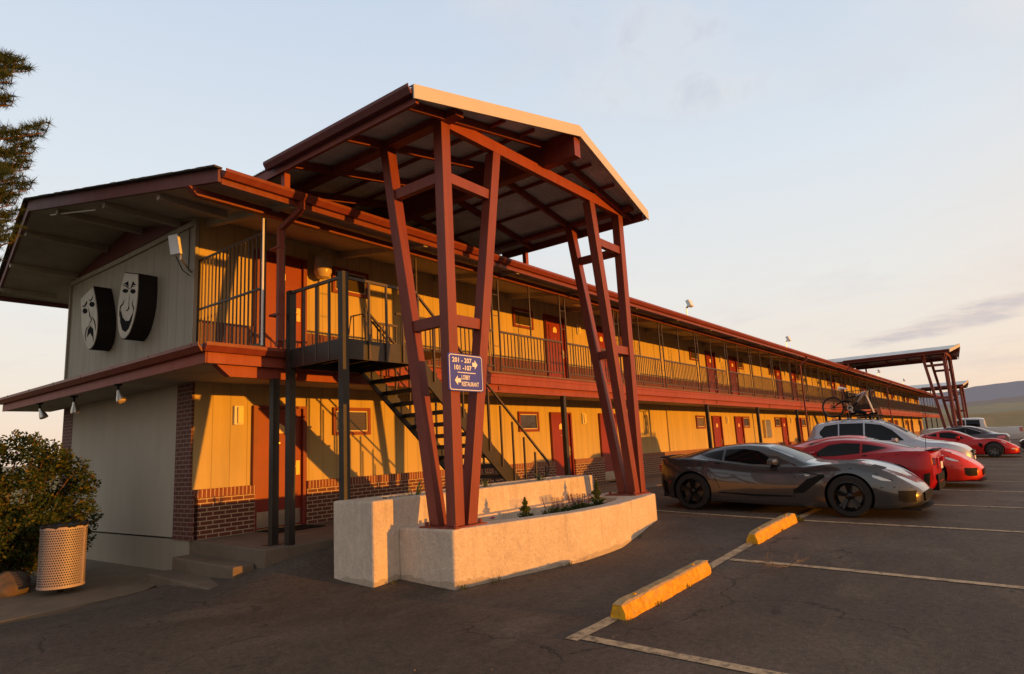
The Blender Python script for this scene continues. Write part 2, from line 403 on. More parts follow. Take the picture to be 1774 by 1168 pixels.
_A = np.zeros((len(_c) + 3,) * 2); _A[:-3, :-3] = _K; _A[:-3, -3] = 1; _A[:-3, -2:] = _P; _A[-3, :-3] = 1; _A[-2:, :-3] = _P.T
_w = np.linalg.solve(_A, np.concatenate([_c[:, 2], [0, 0, 0]]))
def gz(x, y):
    q = np.array([x, y], float); d = ((q - _P) ** 2).sum(-1)
    z = float(_U(d) @ _w[:-3] + _w[-3] + _w[-2:] @ q)
    o = max(0, -x - 10, x - 100, -y - 25, y - 8)
    f = min(1, o / 12); z = z * (1 - f) - .6 * f
    return max(-.75, min(-.03, z))

# ------------------------------------------------------------------ setting
def heightgrid(xs, ys, dz=0): return [[(x, y, gz(x, y) + dz) for y in ys] for x in xs]
xs = list(np.arange(-10, 14, .4)) + list(np.arange(14, 131, 3)); xs = list(np.arange(-40, -10, 3)) + xs
ys = list(np.arange(-60, -14, 3)) + list(np.arange(-14, 1.2, .4))
def lot_dz(x, y):           # the asphalt dips a little under the sidewalk slab
    e = -.6 + .17 * x if x > -2.6 else -1.0 + .14 * (x + 2.6)
    return -.07 if (x < .1 and y > e + .12) else 0
b = MB(); b.grid([[(x, y, gz(x, y) + lot_dz(x, y)) for y in ys] for x in xs]); tag(b.build('parking_lot_asphalt', 'asphalt', smooth=True), kind='structure')
# dry ground round the lot up to the horizon
k = NT('dry_grass_field'); p_ = k.pos(); n1 = k.noise(p_, .02, 6, .6); n2 = k.noise(p_, .9, 5, .7)
col = k.ramp(n1, [(.35, (.22, .15, .06)), (.5, (.30, .21, .085)), (.65, (.15, .13, .055))])
col = k.mix(k.math('MULTIPLY', n2, .5), col, (.10, .085, .04))
M['field'] = k.out(col, .95, 0, k.bump(n2, .5, .1), .1)
b = MB(); rr = [0, 30, 60, 120, 300, 700, 1500, 3500, 9000]
rows = []
for r in rr: rows.append([(20 + r * math.cos(t * math.pi / 24), r * math.sin(t * math.pi / 24), -.82 if r < 200 else -.82 - (r - 200) * .0004) for t in range(49)])
b.grid(rows); tag(b.build('dry_field_ground', 'field', smooth=True), kind='structure')

def hill(name, d0, d1, az0, az1, hfun, mat, cx=-5.1, cy=-10.4, nr=7):
    b = MB(); rows = []
    for i in range(nr):
        t = i / (nr - 1); row = []
        for j in range(161):
            az = rad(az0 + (az1 - az0) * j / 160); d = d0 + (d1 - d0) * t
            h = hfun(az, d1) * (math.sin(t * math.pi / 2) ** 1.3)
            n = (math.sin(az * 57 + i * 1.7) + .6 * math.sin(az * 131 + i * 2.9) + .4 * math.sin(az * 313 - i)) * d1 * .0011 * math.sin(t * math.pi)
            edge = min(1, j / 14, (160 - j) / 14)
            row.append((cx + d * math.cos(az), cy + d * math.sin(az), -3 + (h + n) * edge))
        rows.append(row)
    b.grid(rows); return tag(b.build(name, mat, smooth=True), kind='structure')
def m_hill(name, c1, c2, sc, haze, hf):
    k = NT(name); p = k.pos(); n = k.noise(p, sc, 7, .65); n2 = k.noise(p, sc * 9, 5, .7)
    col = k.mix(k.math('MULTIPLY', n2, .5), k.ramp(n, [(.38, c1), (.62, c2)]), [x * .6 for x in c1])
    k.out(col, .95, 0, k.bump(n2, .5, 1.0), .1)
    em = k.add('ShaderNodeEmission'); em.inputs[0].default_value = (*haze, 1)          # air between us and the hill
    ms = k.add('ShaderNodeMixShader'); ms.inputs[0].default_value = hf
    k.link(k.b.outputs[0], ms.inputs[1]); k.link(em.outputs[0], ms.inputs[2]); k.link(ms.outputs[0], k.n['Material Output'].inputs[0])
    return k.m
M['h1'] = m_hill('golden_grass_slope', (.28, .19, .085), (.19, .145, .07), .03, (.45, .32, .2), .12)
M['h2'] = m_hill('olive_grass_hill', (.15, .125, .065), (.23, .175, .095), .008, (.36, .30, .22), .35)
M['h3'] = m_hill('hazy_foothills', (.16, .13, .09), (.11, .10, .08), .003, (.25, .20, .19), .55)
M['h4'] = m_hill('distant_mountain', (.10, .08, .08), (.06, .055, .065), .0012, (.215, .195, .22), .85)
def mt(az, d):
    a = math.degrees(az)
    h = .0488 - .0022 * max(0, a - 2.2)
    h += .0006 * math.sin(a * 1.1 + 1) + .0006 * math.sin(a * 3.1) + .0007 * math.sin(a * 7.3)
    return max(.030 + .006 * math.sin(a * .4), h) * d
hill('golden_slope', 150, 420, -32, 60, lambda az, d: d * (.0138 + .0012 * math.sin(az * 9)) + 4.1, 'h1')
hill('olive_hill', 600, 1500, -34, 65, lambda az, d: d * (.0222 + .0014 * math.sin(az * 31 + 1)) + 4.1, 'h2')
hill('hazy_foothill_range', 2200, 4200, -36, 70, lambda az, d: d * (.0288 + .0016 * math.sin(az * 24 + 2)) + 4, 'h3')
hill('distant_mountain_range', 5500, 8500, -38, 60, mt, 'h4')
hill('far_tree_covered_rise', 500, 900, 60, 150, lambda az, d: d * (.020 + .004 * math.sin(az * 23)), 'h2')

# parking lines
def strip(b, p, q, w, n=24):
    p = Vector(p); q = Vector(q); d = (q - p).normalized(); s = Vector((-d.y, d.x)) * w / 2
    rows = []
    for i in range(n + 1):
        c = p.lerp(q, i / n); wob = .004 * math.sin(i * 2.1)
        rows.append([(c.x + s.x * t, c.y + s.y * t + wob, gz(c.x + s.x * t, c.y + s.y * t) + .006) for t in (-1, 0, 1)])
    b.grid(rows)
b = MB()
strip(b, (-.25, -7.12), (8.2, -7.16), .13, 40)
strip(b, (-.14, -7.19), (-.17, -12.8), .12); strip(b, (3.3, -7.23), (3.25, -12.8), .11)
strip(b, (6.62, -4.3), (6.5, -12.8), .11, 40)
for i in range(28): strip(b, (9.62 + i * 3.04, -3.9), (9.58 + i * 3.04, -12.6), .1, 20)
tag(b.build('parking_stall_lines', 'line', fixn=False), kind='structure')

# walkway slab, steps and sidewalk
b = MB(); b.prism([(0, .0, -.8), (-.16, -2.32, -.8), (2, -2.34, -.8), (5, -2.38, -.8), (97, -2.38, -.8), (97, 0, -.8)], (0, 0, .8))
o = b.build('concrete_walkway', 'concrete', bevel=.015); tag(o, kind='structure')
for v in o.data.vertices:
    w = v.co + Vector(WO[o.name])
    if w.z > -.1 and w.y < -1: v.co.z -= .01 if w.x < 3 else .03
b = MB(); b.prism([(-.005, -.14, -.8), (-.33, -.14, -.8), (-.47, -2.1, -.8), (-.162, -2.1, -.8)], (0, 0, .61))
tag(b.build('upper_concrete_step', 'concrete', bevel=.02), kind='structure')
b = MB(); b.prism([(-.335, -.1, -.8), (-.66, -.1, -.8), (-.84, -2.22, -.8), (-.475, -2.1, -.8)], (0, 0, .435))
tag(b.build('lower_concrete_step', 'concrete', bevel=.02), kind='structure')
b = MB(); b.prism([(-.665, -.45, -.8), (-.95, -.72, -.8), (-2.6, -1.0, -.8), (-9, -1.9, -.8), (-9, .35, -.8), (-2.2, .75, -.8), (-1.15, 1.7, -.8), (-.9, 5.4, -.8), (-.013, 5.4, -.8), (-.013, .0, -.8), (-.002, 0, -.8), (-.002, -.1, -.8), (-.64, -.1, -.8)], (0, 0, .309))
tag(b.build('sidewalk', 'walk', bevel=.01), kind='structure')
b = MB(); b.grid([[(-10 + i, .0 + j, -.545 + .02 * math.sin(i * 2.3 + j)) for j in range(14)] for i in range(11)])
tag(b.build('planting_bed_ground', 'soil', smooth=True), kind='structure')

# ------------------------------------------------------------------ motel
motel = empty('motel_building', (0, 0, 0), 'long two storey tan motel with maroon doors, balcony and brick wainscot', 'motel')
BL = 95.0
doors = [1.0, 9.95, 12.62, 22.0, 24.75, 32.0, 34.95] ; wins = [2.66, 8.5, 14.4, 20.3, 25.87, 30.9, 36.1]
for c in (47.3, 59.1, 70.9, 82.6):
    doors += [c - 2.0, c + .9]; wins += [c - 3.1, c + 2.1]
doors.append(92.4); wins.append(90.8)
# walls: front plane y=0
b = MB(); b.box((0.0, 0, -.02), (BL, .2, 2.62)); b.build('lower_front_wall', 'siding', motel)
b = MB(); b.box((0.0, 0, 2.72), (BL, .2, 5.4)); b.build('upper_front_wall', 'siding', motel)
b = MB(); b.box((0, .2, 2.6), (BL, 5.4, 2.7)); b.build('inner_floor', 'soffit', motel)
b = MB(); b.box((BL, 0.0, -.3), (BL + .15, 5.55, 5.2)); b.build('far_end_wall', 'gable', motel)
b = MB(); b.box((0, 5.4, -.5), (BL, 5.55, 5.2)); b.build('rear_wall', 'gable', motel)
# end wall x=0: foundation, lower wall, columns, gable
b = MB(); b.box((-.012, .0, -.8), (.15, 5.5, .0)); b.build('foundation', 'found', motel)
b = MB(); b.box((0.0, .50, .03), (-.03, 4.98, 2.5)); b.build('lower_end_wall', 'stucco_wall', motel)
b = MB(); b.box((-.035, -.005, .0), (.0, .50, 2.5)); b.box((-.035, -.1, 0.0), (0, -.005, .76)); b.box((0, -.1, 0), (.06, -.0, .70)); b.build('brick_corner_column', 'brickcol', motel)
b = MB(); b.box((-.035, 4.98, 0), (.0, 5.5, 2.5)); b.build('brick_rear_column', 'brickcol', motel)
b = MB(); b.prism([(0, 0, 2.6), (0, 5.5, 2.6), (0, 5.5, 5.262), (0, 2.85, 5.70), (0, 0, 5.232)], (-.03, 0, 0)); b.build('gable_wall', 'gable', motel)
b = MB(); b.prism([(-.031, .12, 5.21), (-.031, 5.42, 5.24), (-.031, 2.85, 5.70)], (-.02, 0, 0)); b.build('gable_panel', 'darktrim', motel)
b = MB(); b.bar((-.05, .0, 5.14), (-.05, 2.8, 5.14), .05, .09); b.bar((-.05, 2.8, 5.14), (-.05, 5.5, 5.17), .05, .09)
b.bar((-.045, .0, 2.7), (-.045, .0, 5.15), .05, .06); b.bar((-.045, 5.47, 2.7), (-.045, 5.47, 5.15), .05, .06); b.build('gable_trim', 'gable', motel)
# wainscot
def wainscot(z0, h, tagn):
    xs_ = sorted(doors); a = 0.0; segs = []
    for d in xs_: segs.append((a, d + .02)); a = d + 1.04
    segs.append((a, BL))
    b = MB(); c = MB()
    for s0, s1 in segs:
        if s1 - s0 < .15: continue
        s0_ = s0 + .002; b.box((s0_, -.1, z0), (s1, -.001, z0 + h - .13)); c.box((s0_, -.115, z0 + h - .13), (s1, -.001, z0 + h))
    b.build(tagn, 'brick', motel); c.build(tagn + '_cap', 'brickv', motel)
wainscot(0.0, .76, 'lower_brick_wainscot')
b = MB(); a = 0.0
for d in sorted(doors): b.box((a + .002, -.03, 2.75), (d, -.001, 3.48)); a = d + 1.06
b.box((a, -.03, 2.75), (BL, -.001, 3.48)); b.build('upper_dado_board', 'darktrim', motel)

# doors
def make_door(x, z, up):
    d = MB(); d.box((x + .08, -.012, z + .02), (x + .97, -.002, z + 2.05)); D = d.build('door', 'door', motel)
    f = MB(); f.box((x, -.07, z), (x + .075, -.001, z + 2.1)); f.box((x + .975, -.07, z), (x + 1.05, -.001, z + 2.1)); f.box((x + .0755, -.068, z + 2.055), (x + .9745, -.001, z + 2.1)); f.build('door_frame', 'frame', D)
    if x < 60:
        h = MB(); h.box((x + .85, -.03, z + .88), (x + .93, -.0125, z + 1.13)); h.bar((x + .86, -.06, z + 1.03), (x + .74, -.06, z + 1.03), .03, .025); h.box((x + .86, -.06, z + 1.015), (x + .9, -.03, z + 1.045)); h.build('handle', 'brass', D)
        n = MB(); cx = x + .53; n.prism([(cx - .09, -.0125, z + 1.62), (cx + .09, -.0125, z + 1.62), (cx + .09, -.0125, z + 1.74), (cx, -.0125, z + 1.79), (cx - .09, -.0125, z + 1.74)], (0, -.012, 0)); n.build('number_plate', 'gold', D)
        n = MB(); n.lathe([(.018, 0), (.018, -.012), (0, -.014)], (cx, -.0122, z + 1.45), 'y', 10); n.build('peephole', 'brass', D)
        if not up: n = MB(); n.box((x + .1, -.017, z + .04), (x + .95, -.0125, z + .3)); n.build('kick_plate', 'steel', D)
def make_win(x, z):
    f = MB(); w, h = .90, .53
    for a in ((x, z, x + .065, z + h), (x + w - .065, z, x + w, z + h)): f.box((a[0], -.05, a[1]), (a[2], -.001, a[3]))
    f.box((x + .065, -.048, z), (x + w - .065, -.001, z + .065)); f.box((x + .065, -.048, z + h - .065), (x + w - .065, -.001, z + h))
    F = f.build('window', 'frame', motel)
    g = MB(); x0, x1, z0, z1 = x + .066, x + w - .066, z + .066, z + h - .066
    for a in ((x0, z0, x0 + .022, z1), (x1 - .022, z0, x1, z1), (x0 + .022, z0, x1 - .022, z0 + .022), (x0 + .022, z1 - .022, x1 - .022, z1)): g.box((a[0], -.03, a[1]), (a[2], -.001, a[3]))
    g.build('sash', 'winframe', F)
    g = MB(); g.box((x0 + .022, -.012, z0 + .022), (x1 - .022, -.002, z1 - .022)); g.build('pane', random.choice(['pane', 'pane', 'pane_dark', 'pane_pale']) if x > 5 else 'pane', F)
for z, up in ((0.0, False), (2.8, True)):
    for d in doors: make_door(d, z, up)
    for w in wins: make_win(w, 1.57 + z)
# small plates and lamps on the wall
def wall_lamp(x, z):
    b = MB(); b.box((x, -.05, z), (x + .16, -.001, z + .32)); o = b.build('wall_lamp', 'whitebox', motel, bevel=.01)
    c = MB(); c.box((x + .045, -.085, z + .02), (x + .15, -.052, z + .30)); c.build('lamp_cover', 'gold', o, bevel=.012)
for x in (.66, 12.0 - .35, 23.7, 33.9, 46.6, 58.4): wall_lamp(x, 1.77); 
for x in (11.7, 23.7, 33.9, 46.6, 58.4): wall_lamp(x, 4.50)
b = MB(); b.box((28.85, -.14, 1.05), (29.75, -.001, 1.95)); b.build('meter_box', 'steel', motel, bevel=.01)
b = MB()
for x in (10.25, 31.8, 58, 85): b.box((x, -1.0, 5.28 - .22), (x + .3, -.8, 5.28 - .02))
b.build('ceiling_lamp', 'lamp_glass', motel, bevel=.02)
b = MB()
for x in (17.6, 45.0): b.tube([(x, -.03, .1), (x, -.03, 2.5)], .02, 6)
b.build('wall_conduit', 'siding', motel)

# balcony: floor slab, beam, fascia, gutters
b = MB(); b.box((-.86, -2.03, 2.46), (BL + 2.5, -.001, 2.60)); b.box((-.86, -.001, 2.46), (-.031, 6.3, 2.60)); b.build('balcony_soffit', 'soffit', motel)
b = MB(); b.box((.0, -2.03, 2.601), (BL + 2.5, -.001, 2.72)); b.build('balcony_floor', 'concrete', motel)
b = MB(); b.prism([(-.9, -2.05, 2.605), (-.9, 6.35, 2.605), (-.031, 6.35, 2.74), (-.031, -.0, 2.74), (-.031, -2.05, 2.74)], (0, 0, .03)); b.build('skirt_roof', 'shingle', motel)
b = MB(); b.box((-.87, -2.06, 2.455), (BL + 2.5, -2.031, 2.6)); b.box((-.889, -2.06, 2.455), (-.861, 6.3, 2.6)); b.build('balcony_fascia', 'fascia', motel)
b = MB(); b.box((.45, -2.075, 2.6005), (BL + 2.5, -2.02, 2.66)); b.prism([(.45, -2.085, 2.66), (.45, -1.98, 2.66), (.45, -1.98, 2.725)], (BL + 2.05, 0, 0)); b.build('balcony_edge_flashing', 'fascia', motel)
def gutter(b, p, q, w=.11, h=.12):
    p = Vector(p); q = Vector(q); d = (q - p).normalized(); out = Vector((d.y, -d.x, 0))
    pr = [(0, 0), (w * .55, 0), (w * .8, h * .35), (w, h * .62), (w, h), (w * .9, h), (w * .88, h * .7), (.01, h * .2), (0, h * .95)]
    b.prism([p + out * a + Vector((0, 0, c)) for a, c in pr], q - p)
b = MB(); gutter(b, (-.93, -2.062, 2.60), (.44, -2.062, 2.60)); gutter(b, (-.89, 6.35, 2.60), (-.89, -2.08, 2.60)); 
for i in range(7): y = 5.6 - i * 1.25; b.box((-1.003, y, 2.665), (-.995, y + .02, 2.73))
b.build('lower_gutter', 'gutter', motel)
b = MB(); b.prism([(-.69, -1.98, 2.455), (-.50, -1.98, 2.30), (BL + 2, -1.98, 2.30), (BL + 2, -1.98, 2.455)], (0, .12, 0)); b.build('balcony_beam', 'fascia', motel)
b = MB()
for x in (5.3, 11.4, 17.5, 23.6, 29.7, 35.8, 41.9, 48): b.box((x, -2.0, 2.34), (x + .07, -1.981, 2.43))
b.build('beam_bracket', 'maroon', motel)

# roof: soffit at z = 5.71 - .18|y-2.85|, prow at ridge
def rz(y): return 5.71 - .166 * abs(y - 2.85)
XE = -.95; XR = -1.58; XF = BL + 3
b = MB()
for sgn, ye in ((-1, -2.48), (1, 6.9)):
    ys_ = [ye, (ye + 2.85) / 2, 2.85]
    for dz, m in ((0, 0), (.17, 1)):
        b.cur = m
        b.grid([[(XE + (XR - XE) * t, y, rz(y) + dz) for t, y in ((0, ye), (1, 2.85))], [(XF, ye, rz(ye) + dz), (XF, 2.85, rz(2.85) + dz)]])
b.build('roof', ['soffit', 'shingle'], motel, fixn=False)
b = MB()
for ye in (-2.48, 6.9):
    p = Vector((XE, ye, rz(ye) - .01)); q = Vector((XR, 2.85, rz(2.85) - .01)); n = Vector((-.05, 0, 0))
    b.add([p, q, q + Vector((0, 0, .20)), p + Vector((0, 0, .18)), p + n, q + n, q + Vector((-.05, 0, .20)), p + Vector((-.05, 0, .18))],
          [(0, 1, 2, 3), (7, 6, 5, 4), (0, 4, 5, 1), (1, 5, 6, 2), (2, 6, 7, 3), (3, 7, 4, 0)])
b.build('rake_fascia', 'darktrim', motel)
b = MB(); 
for ye in (-2.48, 6.9):
    p = Vector((XE - .07, ye - .04, rz(ye) + .175)); q = Vector((XR - .07, 2.85, rz(2.85) + .195)); N = 40
    for i in range(N):
        a = p.lerp(q, i / N); c = p.lerp(q, (i + 1) / N); h = .012 + random.random() * .02
        b.bar(a, c, .12, h)
b.build('roof_shingle_edge', 'shingle', motel)
b = MB(); gutter(b, (XE, -2.487, 4.868), (XF, -2.487, 4.868), .11, .115); b.box((XE, -2.486, 4.79), (XF, -2.4806, 4.975)); b.build('eave_gutter', 'gutter', motel)
b = MB(); b.box((XE, 6.9, 4.93), (XF, 6.93, 5.16)); b.build('rear_eave_fascia', 'darktrim', motel)
b = MB(); b.prism([(-1.15, -2.0, 4.86), (-1.03, -2.0, 4.75), (BL + 2.5, -2.0, 4.75), (BL + 2.5, -2.0, 4.895)], (0, .1, 0)); b.build('upper_beam', 'maroon', motel)
b = MB()
for i in range(36):       # rafters across the balcony ceiling
    x = .1 + i * 2.72; b = MB(); b.prism([(x, -2.44, rz(-2.44) - .002), (x, -.002, rz(0) - .002), (x, -.002, rz(0) - .14), (x, -2.44, rz(-2.44) - .06)], (.09, 0, 0)); b.build('balcony_rafter', 'soffit', motel)
b = MB()
for (y0) in (-.95, .55, 2.05, 3.6, 5.1, 6.4):          # outriggers under the end overhang
    xx = XE + (XR - XE) * (1 - abs(y0 - 2.85) / 5.3) + .06
    b = MB(); b.prism([(xx, y0, rz(y0) - .003), (-.03, y0, rz(y0) - .003), (-.03, y0, rz(y0) - .12), (xx, y0, rz(y0) - .09)], (0, .09, 0)); b.build('overhang_outrigger', 'soffit', motel)
b = MB(); b.tube([(-1.42, 2.4, 5.56), (-1.22, 1.0, 5.32)], .012, 6); b.build('overhang_conduit', 'whitebox', motel)

# posts upstairs (pairs with rungs) and railings
PX = [2.9, 5.28, 7.85, 10.5, 13.28, 16.05, 18.85, 21.6, 24.45, 27.3, 30.1] + [32.9 + 2.78 * i for i in range(23)]
PX = [x for x in PX if x < BL + 2.2]
def pair(x):
    b = MB(); b.box((x - .13, -2.03, 2.73), (x - .10, -2.0, 4.752)); b.box((x + .10, -2.03, 2.73), (x + .13, -2.0, 4.68))
    for z in (3.25, 3.9, 4.35): b.box((x - .10, -2.02, z), (x + .10, -2.01, z + .012))
    return b
for x in PX: pair(x).build('balcony_post', 'rail', motel)
def rail_panel(x0, x1):
    b = MB(); b.box((x0, -2.035, 3.55), (x1, -1.995, 3.59)); b.box((x0, -2.03, 2.82), (x1, -2.0, 2.845))
    n = max(2, int(round((x1 - x0) / .118)))
    for i in range(1, n):
        x = x0 + (x1 - x0) * i / n; b.box((x - .009, -2.024, 2.845), (x + .009, -2.006, 3.55))
    b.box(((x0 + x1) / 2 - .011, -2.028, 2.73), ((x0 + x1) / 2 + .011, -2.002, 2.82))
    return b
for a, c in zip(PX[1:-1], PX[2:]): rail_panel(a + .14, c - .14).build('balcony_railing', 'rail', motel)
for i, (a, c) in enumerate(zip(PX[:-1], PX[1:])):
    if i == 0: continue
    b = MB(); x = (a + c) / 2; b.box((x - .014, -1.99, 3.55), (x + .014, -1.965, 4.752)); b.build('balcony_mid_post', 'rail', motel)
rail_panel(2.5, 5.14).build('balcony_railing', 'rail', motel)
# end screen on the balcony
b = MB(); b.box((.0, -.05, 2.74), (.025, -.02, 4.50)); b.box((.0, -1.97, 2.74), (.03, -1.94, 4.68))
for z in (4.47, 3.63, 2.8): b.box((.0, -1.94, z), (.03, -.05, z + .03))
for i in range(17): y = -.12 - i * .108; b.box((.005, y - .009, 2.83), (.024, y + .009, 4.47))
b.build('balcony_end_screen', 'rail', motel)
b = MB(); b.tube([(-.06, -2.03, 2.73), (-.06, -2.03, 4.66)], .016, 8); b.build('white_conduit', 'whitebox', motel)
b = MB(); b.box((.28, -2.03, 2.73), (.305, -2.0, 4.752)); b.build('balcony_post', 'rail', motel)
# lower posts
LP = [.2, 7.74, 16.6, 22.0, 27.85] + [33.6 + 5.75 * i for i in range(11)]
for i, x in enumerate(LP):
    b = MB(); b.box((x - .05, -2.0, -.04), (x + .05, -1.9, 2.31)); b.box((x - .11, -2.05, -.03), (x + .11, -1.85, -.0))
    b.build('walkway_post', 'black', motel)
# downspouts
def spout(x):
    b = MB(); w = .085
    P = [(x + .12, -2.53, 4.86), (x + .12, -2.53, 4.74), (x, -2.19, 4.50), (x, -2.19, 2.82), (x + .0, -2.16, 2.74)]
    if x > 5: P = [(x + .12, -2.53, 4.86), (x + .12, -2.53, 4.74), (x, -2.19, 4.45), (x, -2.19, 2.9), (x, -2.19, .05)]
    for a, c in zip(P[:-1], P[1:]): b.bar(a, c, w, .065, (0, 1, 0) if abs(a[2] - c[2]) > abs(a[1] - c[1]) else (0, 0, 1))
    for z in (4.2, 3.2): b.box((x - .06, -2.23, z), (x + .06, -2.0, z + .03))
    return b
for x in (.12, 28.55, 54.4, 78.0): spout(x).build('downspout', 'gutter', motel)

# ------------------------------------------------------------------ gabled canopies
def canopy(ox, ey, label, full=True):
    yf = -5.33 - ey
    R = empty('gabled_canopy', (ox + 3.0, yf + .3, .25), label, 'canopy', 'gabled entrance canopies')
    c = 2.96; xl, xr = -.13, 5.83; ze, zr_ = 5.36, 5.90
    def zt(x): return zr_ - (zr_ - ze) * abs(x - c) / (c - xl)
    # corrugated sheet
    b = MB(); N = 150 if full else 40
    for s0, s1 in ((xl, c), (c, xr)):
        rows = []
        for i in range(N * 3 + 1):
            t = i / (N * 3); row = []
            for x in (s0, (s0 + s1) / 2, s1):
                tt = 1 - abs(x - c) / (c - xl); yfr = yf - .36 * tt; ybk = -1.75 + 3.3 * tt
                row.append((ox + x, yfr + (ybk - yfr) * t, zt(x) + (.011 * math.sin(t * N * 2 * math.pi * .62) if full else 0)))
            rows.append(row)
        b.grid(rows)
    b.build('roof_sheet', 'sheet', R, fixn=False, smooth=True)
    b = MB()
    for s0, s1 in ((xl - .05, c), (c, xr + .04)):
        tt0 = 1 - abs(s0 - c) / (c - xl); tt1 = 1 - abs(s1 - c) / (c - xl)
        p = Vector((ox + s0, yf - .36 * max(0, tt0) - .012, zt(s0) - .135)); q = Vector((ox + s1, yf - .36 * tt1 - .012, zt(s1) - .135))
        for z0, z1, yy in ((0, .18, 0),):
            P = [p, q, q + Vector((0, 0, z1)), p + Vector((0, 0, z1))]
            b.add(P + [v + Vector((0, -.02, 0)) for v in P], [(0, 1, 2, 3), (7, 6, 5, 4), (0, 4, 5, 1), (1, 5, 6, 2), (2, 6, 7, 3), (3, 7, 4, 0)])
        L = 8
        b.add([p + Vector((0, -.02, .18)), q + Vector((0, -.02, .18)), q + Vector((0, .08, .18)), p + Vector((0, .08, .18))], [(0, 1, 2, 3)])
    b.build('white_fascia', 'white', R)
    gm = 'darktrim' if full else 'gutter'
    b = MB(); gutter(b, (ox + xl - .015, -2.3, 5.285), (ox + xl - .015, yf + .005, 5.285), .10, .11); b.build('gutter', gm, R); b = MB(); gutter(b, (ox + xr + .012, yf + .005, 5.285), (ox + xr + .012, -2.3, 5.285), .08, .11); b.build('gutter', gm, R)
    # main beams along Y
    for x0, x1, y0, z0, z1, yb in ((.60, .76, yf + .04, 5.355, None, .6), (2.88, 3.04, yf - .32, 5.46, 5.86, 1.6), (5.30, 5.46, yf + .04, 5.355, None, .6)):
        b = MB(); z1 = z1 or zt((x0 + x1) / 2) - .055
        b.box((ox + x0, y0, z0), (ox + x1, yb, z1)); b.build('main_beam', 'maroon', R)
    for x in (xl + .02, xr - .07): b = MB(); b.box((ox + x, yf + .02, zt(x) - .16), (ox + x + .05, -1.9, zt(x) - .02)); b.build('eave_beam', 'maroon', R)
    n = 4 + int(ey / 1.2)
    b = MB()
    for i in range(n):
        y = yf + .22 + i * 1.18
        for s0, s1 in ((xl + .08, 2.875), (3.045, xr - .08)):
            b.add([(ox + s0, y, zt(s0) - .02), (ox + s1, y, zt(s1) - .02), (ox + s1, y, zt(s1) - .14), (ox + s0, y, zt(s0) - .14),
                   (ox + s0, y + .05, zt(s0) - .02), (ox + s1, y + .05, zt(s1) - .02), (ox + s1, y + .05, zt(s1) - .14), (ox + s0, y + .05, zt(s0) - .14)],
                  [(0, 1, 2, 3), (7, 6, 5, 4), (0, 4, 5, 1), (1, 5, 6, 2), (2, 6, 7, 3), (3, 7, 4, 0)])
    b.build('rafter', 'maroon', R)
    b = MB()
    for x in (1.5, 2.2, 3.8, 4.55):
        b.box((ox + x, yf - .05, zt(x) - .075), (ox + x + .04, .2, zt(x) - .025))
    b.build('purlin', 'maroon', R)
    yv = yf + .36                                  # centre of front leg
    zb = .27 if full else -.32
    b = MB(); b.box((ox + .76, yv - .075, 5.30), (ox + 5.3, yv + .015, 5.47)); b.build('tie_beam', 'fascia' if full else 'maroon', R)
    legs = [((.68, yv, zb), (.68, yv, 5.355)), ((.70, yv + .30, zb), (.68, yv + 1.04, 5.355)), ((.90, yv, zb), (1.74, yv, 5.30)),
            ((5.38, yv, zb), (5.38, yv, 5.355)), ((5.36, yv + .30, zb), (5.38, yv + 1.04, 5.355)), ((5.16, yv, zb), (4.36, yv, 5.30))]
    for p, q in legs:
        b = MB(); b.leg((ox + p[0], p[1], p[2]), (ox + q[0], q[1], q[2]), .16, .15); b.build('leg', 'maroon', R, bevel=.006)
    def lerp(p, q, z):
        t = (z - p[2]) / (q[2] - p[2]); return Vector(p).lerp(Vector(q), t) + Vector((ox, 0, 0))
    for z in (4.63, 2.75):
        for a, c2 in ((0, 1), (0, 2), (3, 4), (3, 5)):
            p = lerp(*legs[a], z); q = lerp(*legs[c2], z); d = (q - p).normalized() * .075
            b = MB(); b.bar(p + d, q - d, .09, .14); b.build('cross_brace', 'maroon', R)
    for cx in (.68, 5.38):
        b = MB(); xx0, xx1 = (cx - .15, cx + .42) if cx < 3 else (cx - .42, cx + .15)
        b.box((ox + xx0, yv - .13, zb - .022), (ox + xx1, yv + .46, zb - .002))
        for px, py in ((xx0 + .05, yv + .38), (xx1 - .05, yv - .06), (xx0 + .05, yv - .09), (xx1 - .05, yv + .38)): b.lathe([(.026, 0), (.026, .04), (.0, .05)], (ox + px, py, zb - .003), 'z', 6)
        b.build('base_plate', 'maroon', R)
    for x in (-.06, 5.74):
        b = MB(); b.box((ox + x, -2.56, 4.975), (ox + x + .09, -2.47, zt(x) - .16)); b.build('stub_post', 'fascia', R)
    return R
canopy(0, 0, 'nearest gabled canopy on V-shaped maroon legs standing on the stucco planter')
canopy(38.5, 2.37, 'middle gabled canopy on dark maroon legs behind the silver SUV and white pickup', False)
canopy(77.2, .65, 'farthest gabled canopy, mostly hidden behind the legs of the middle canopy', False)

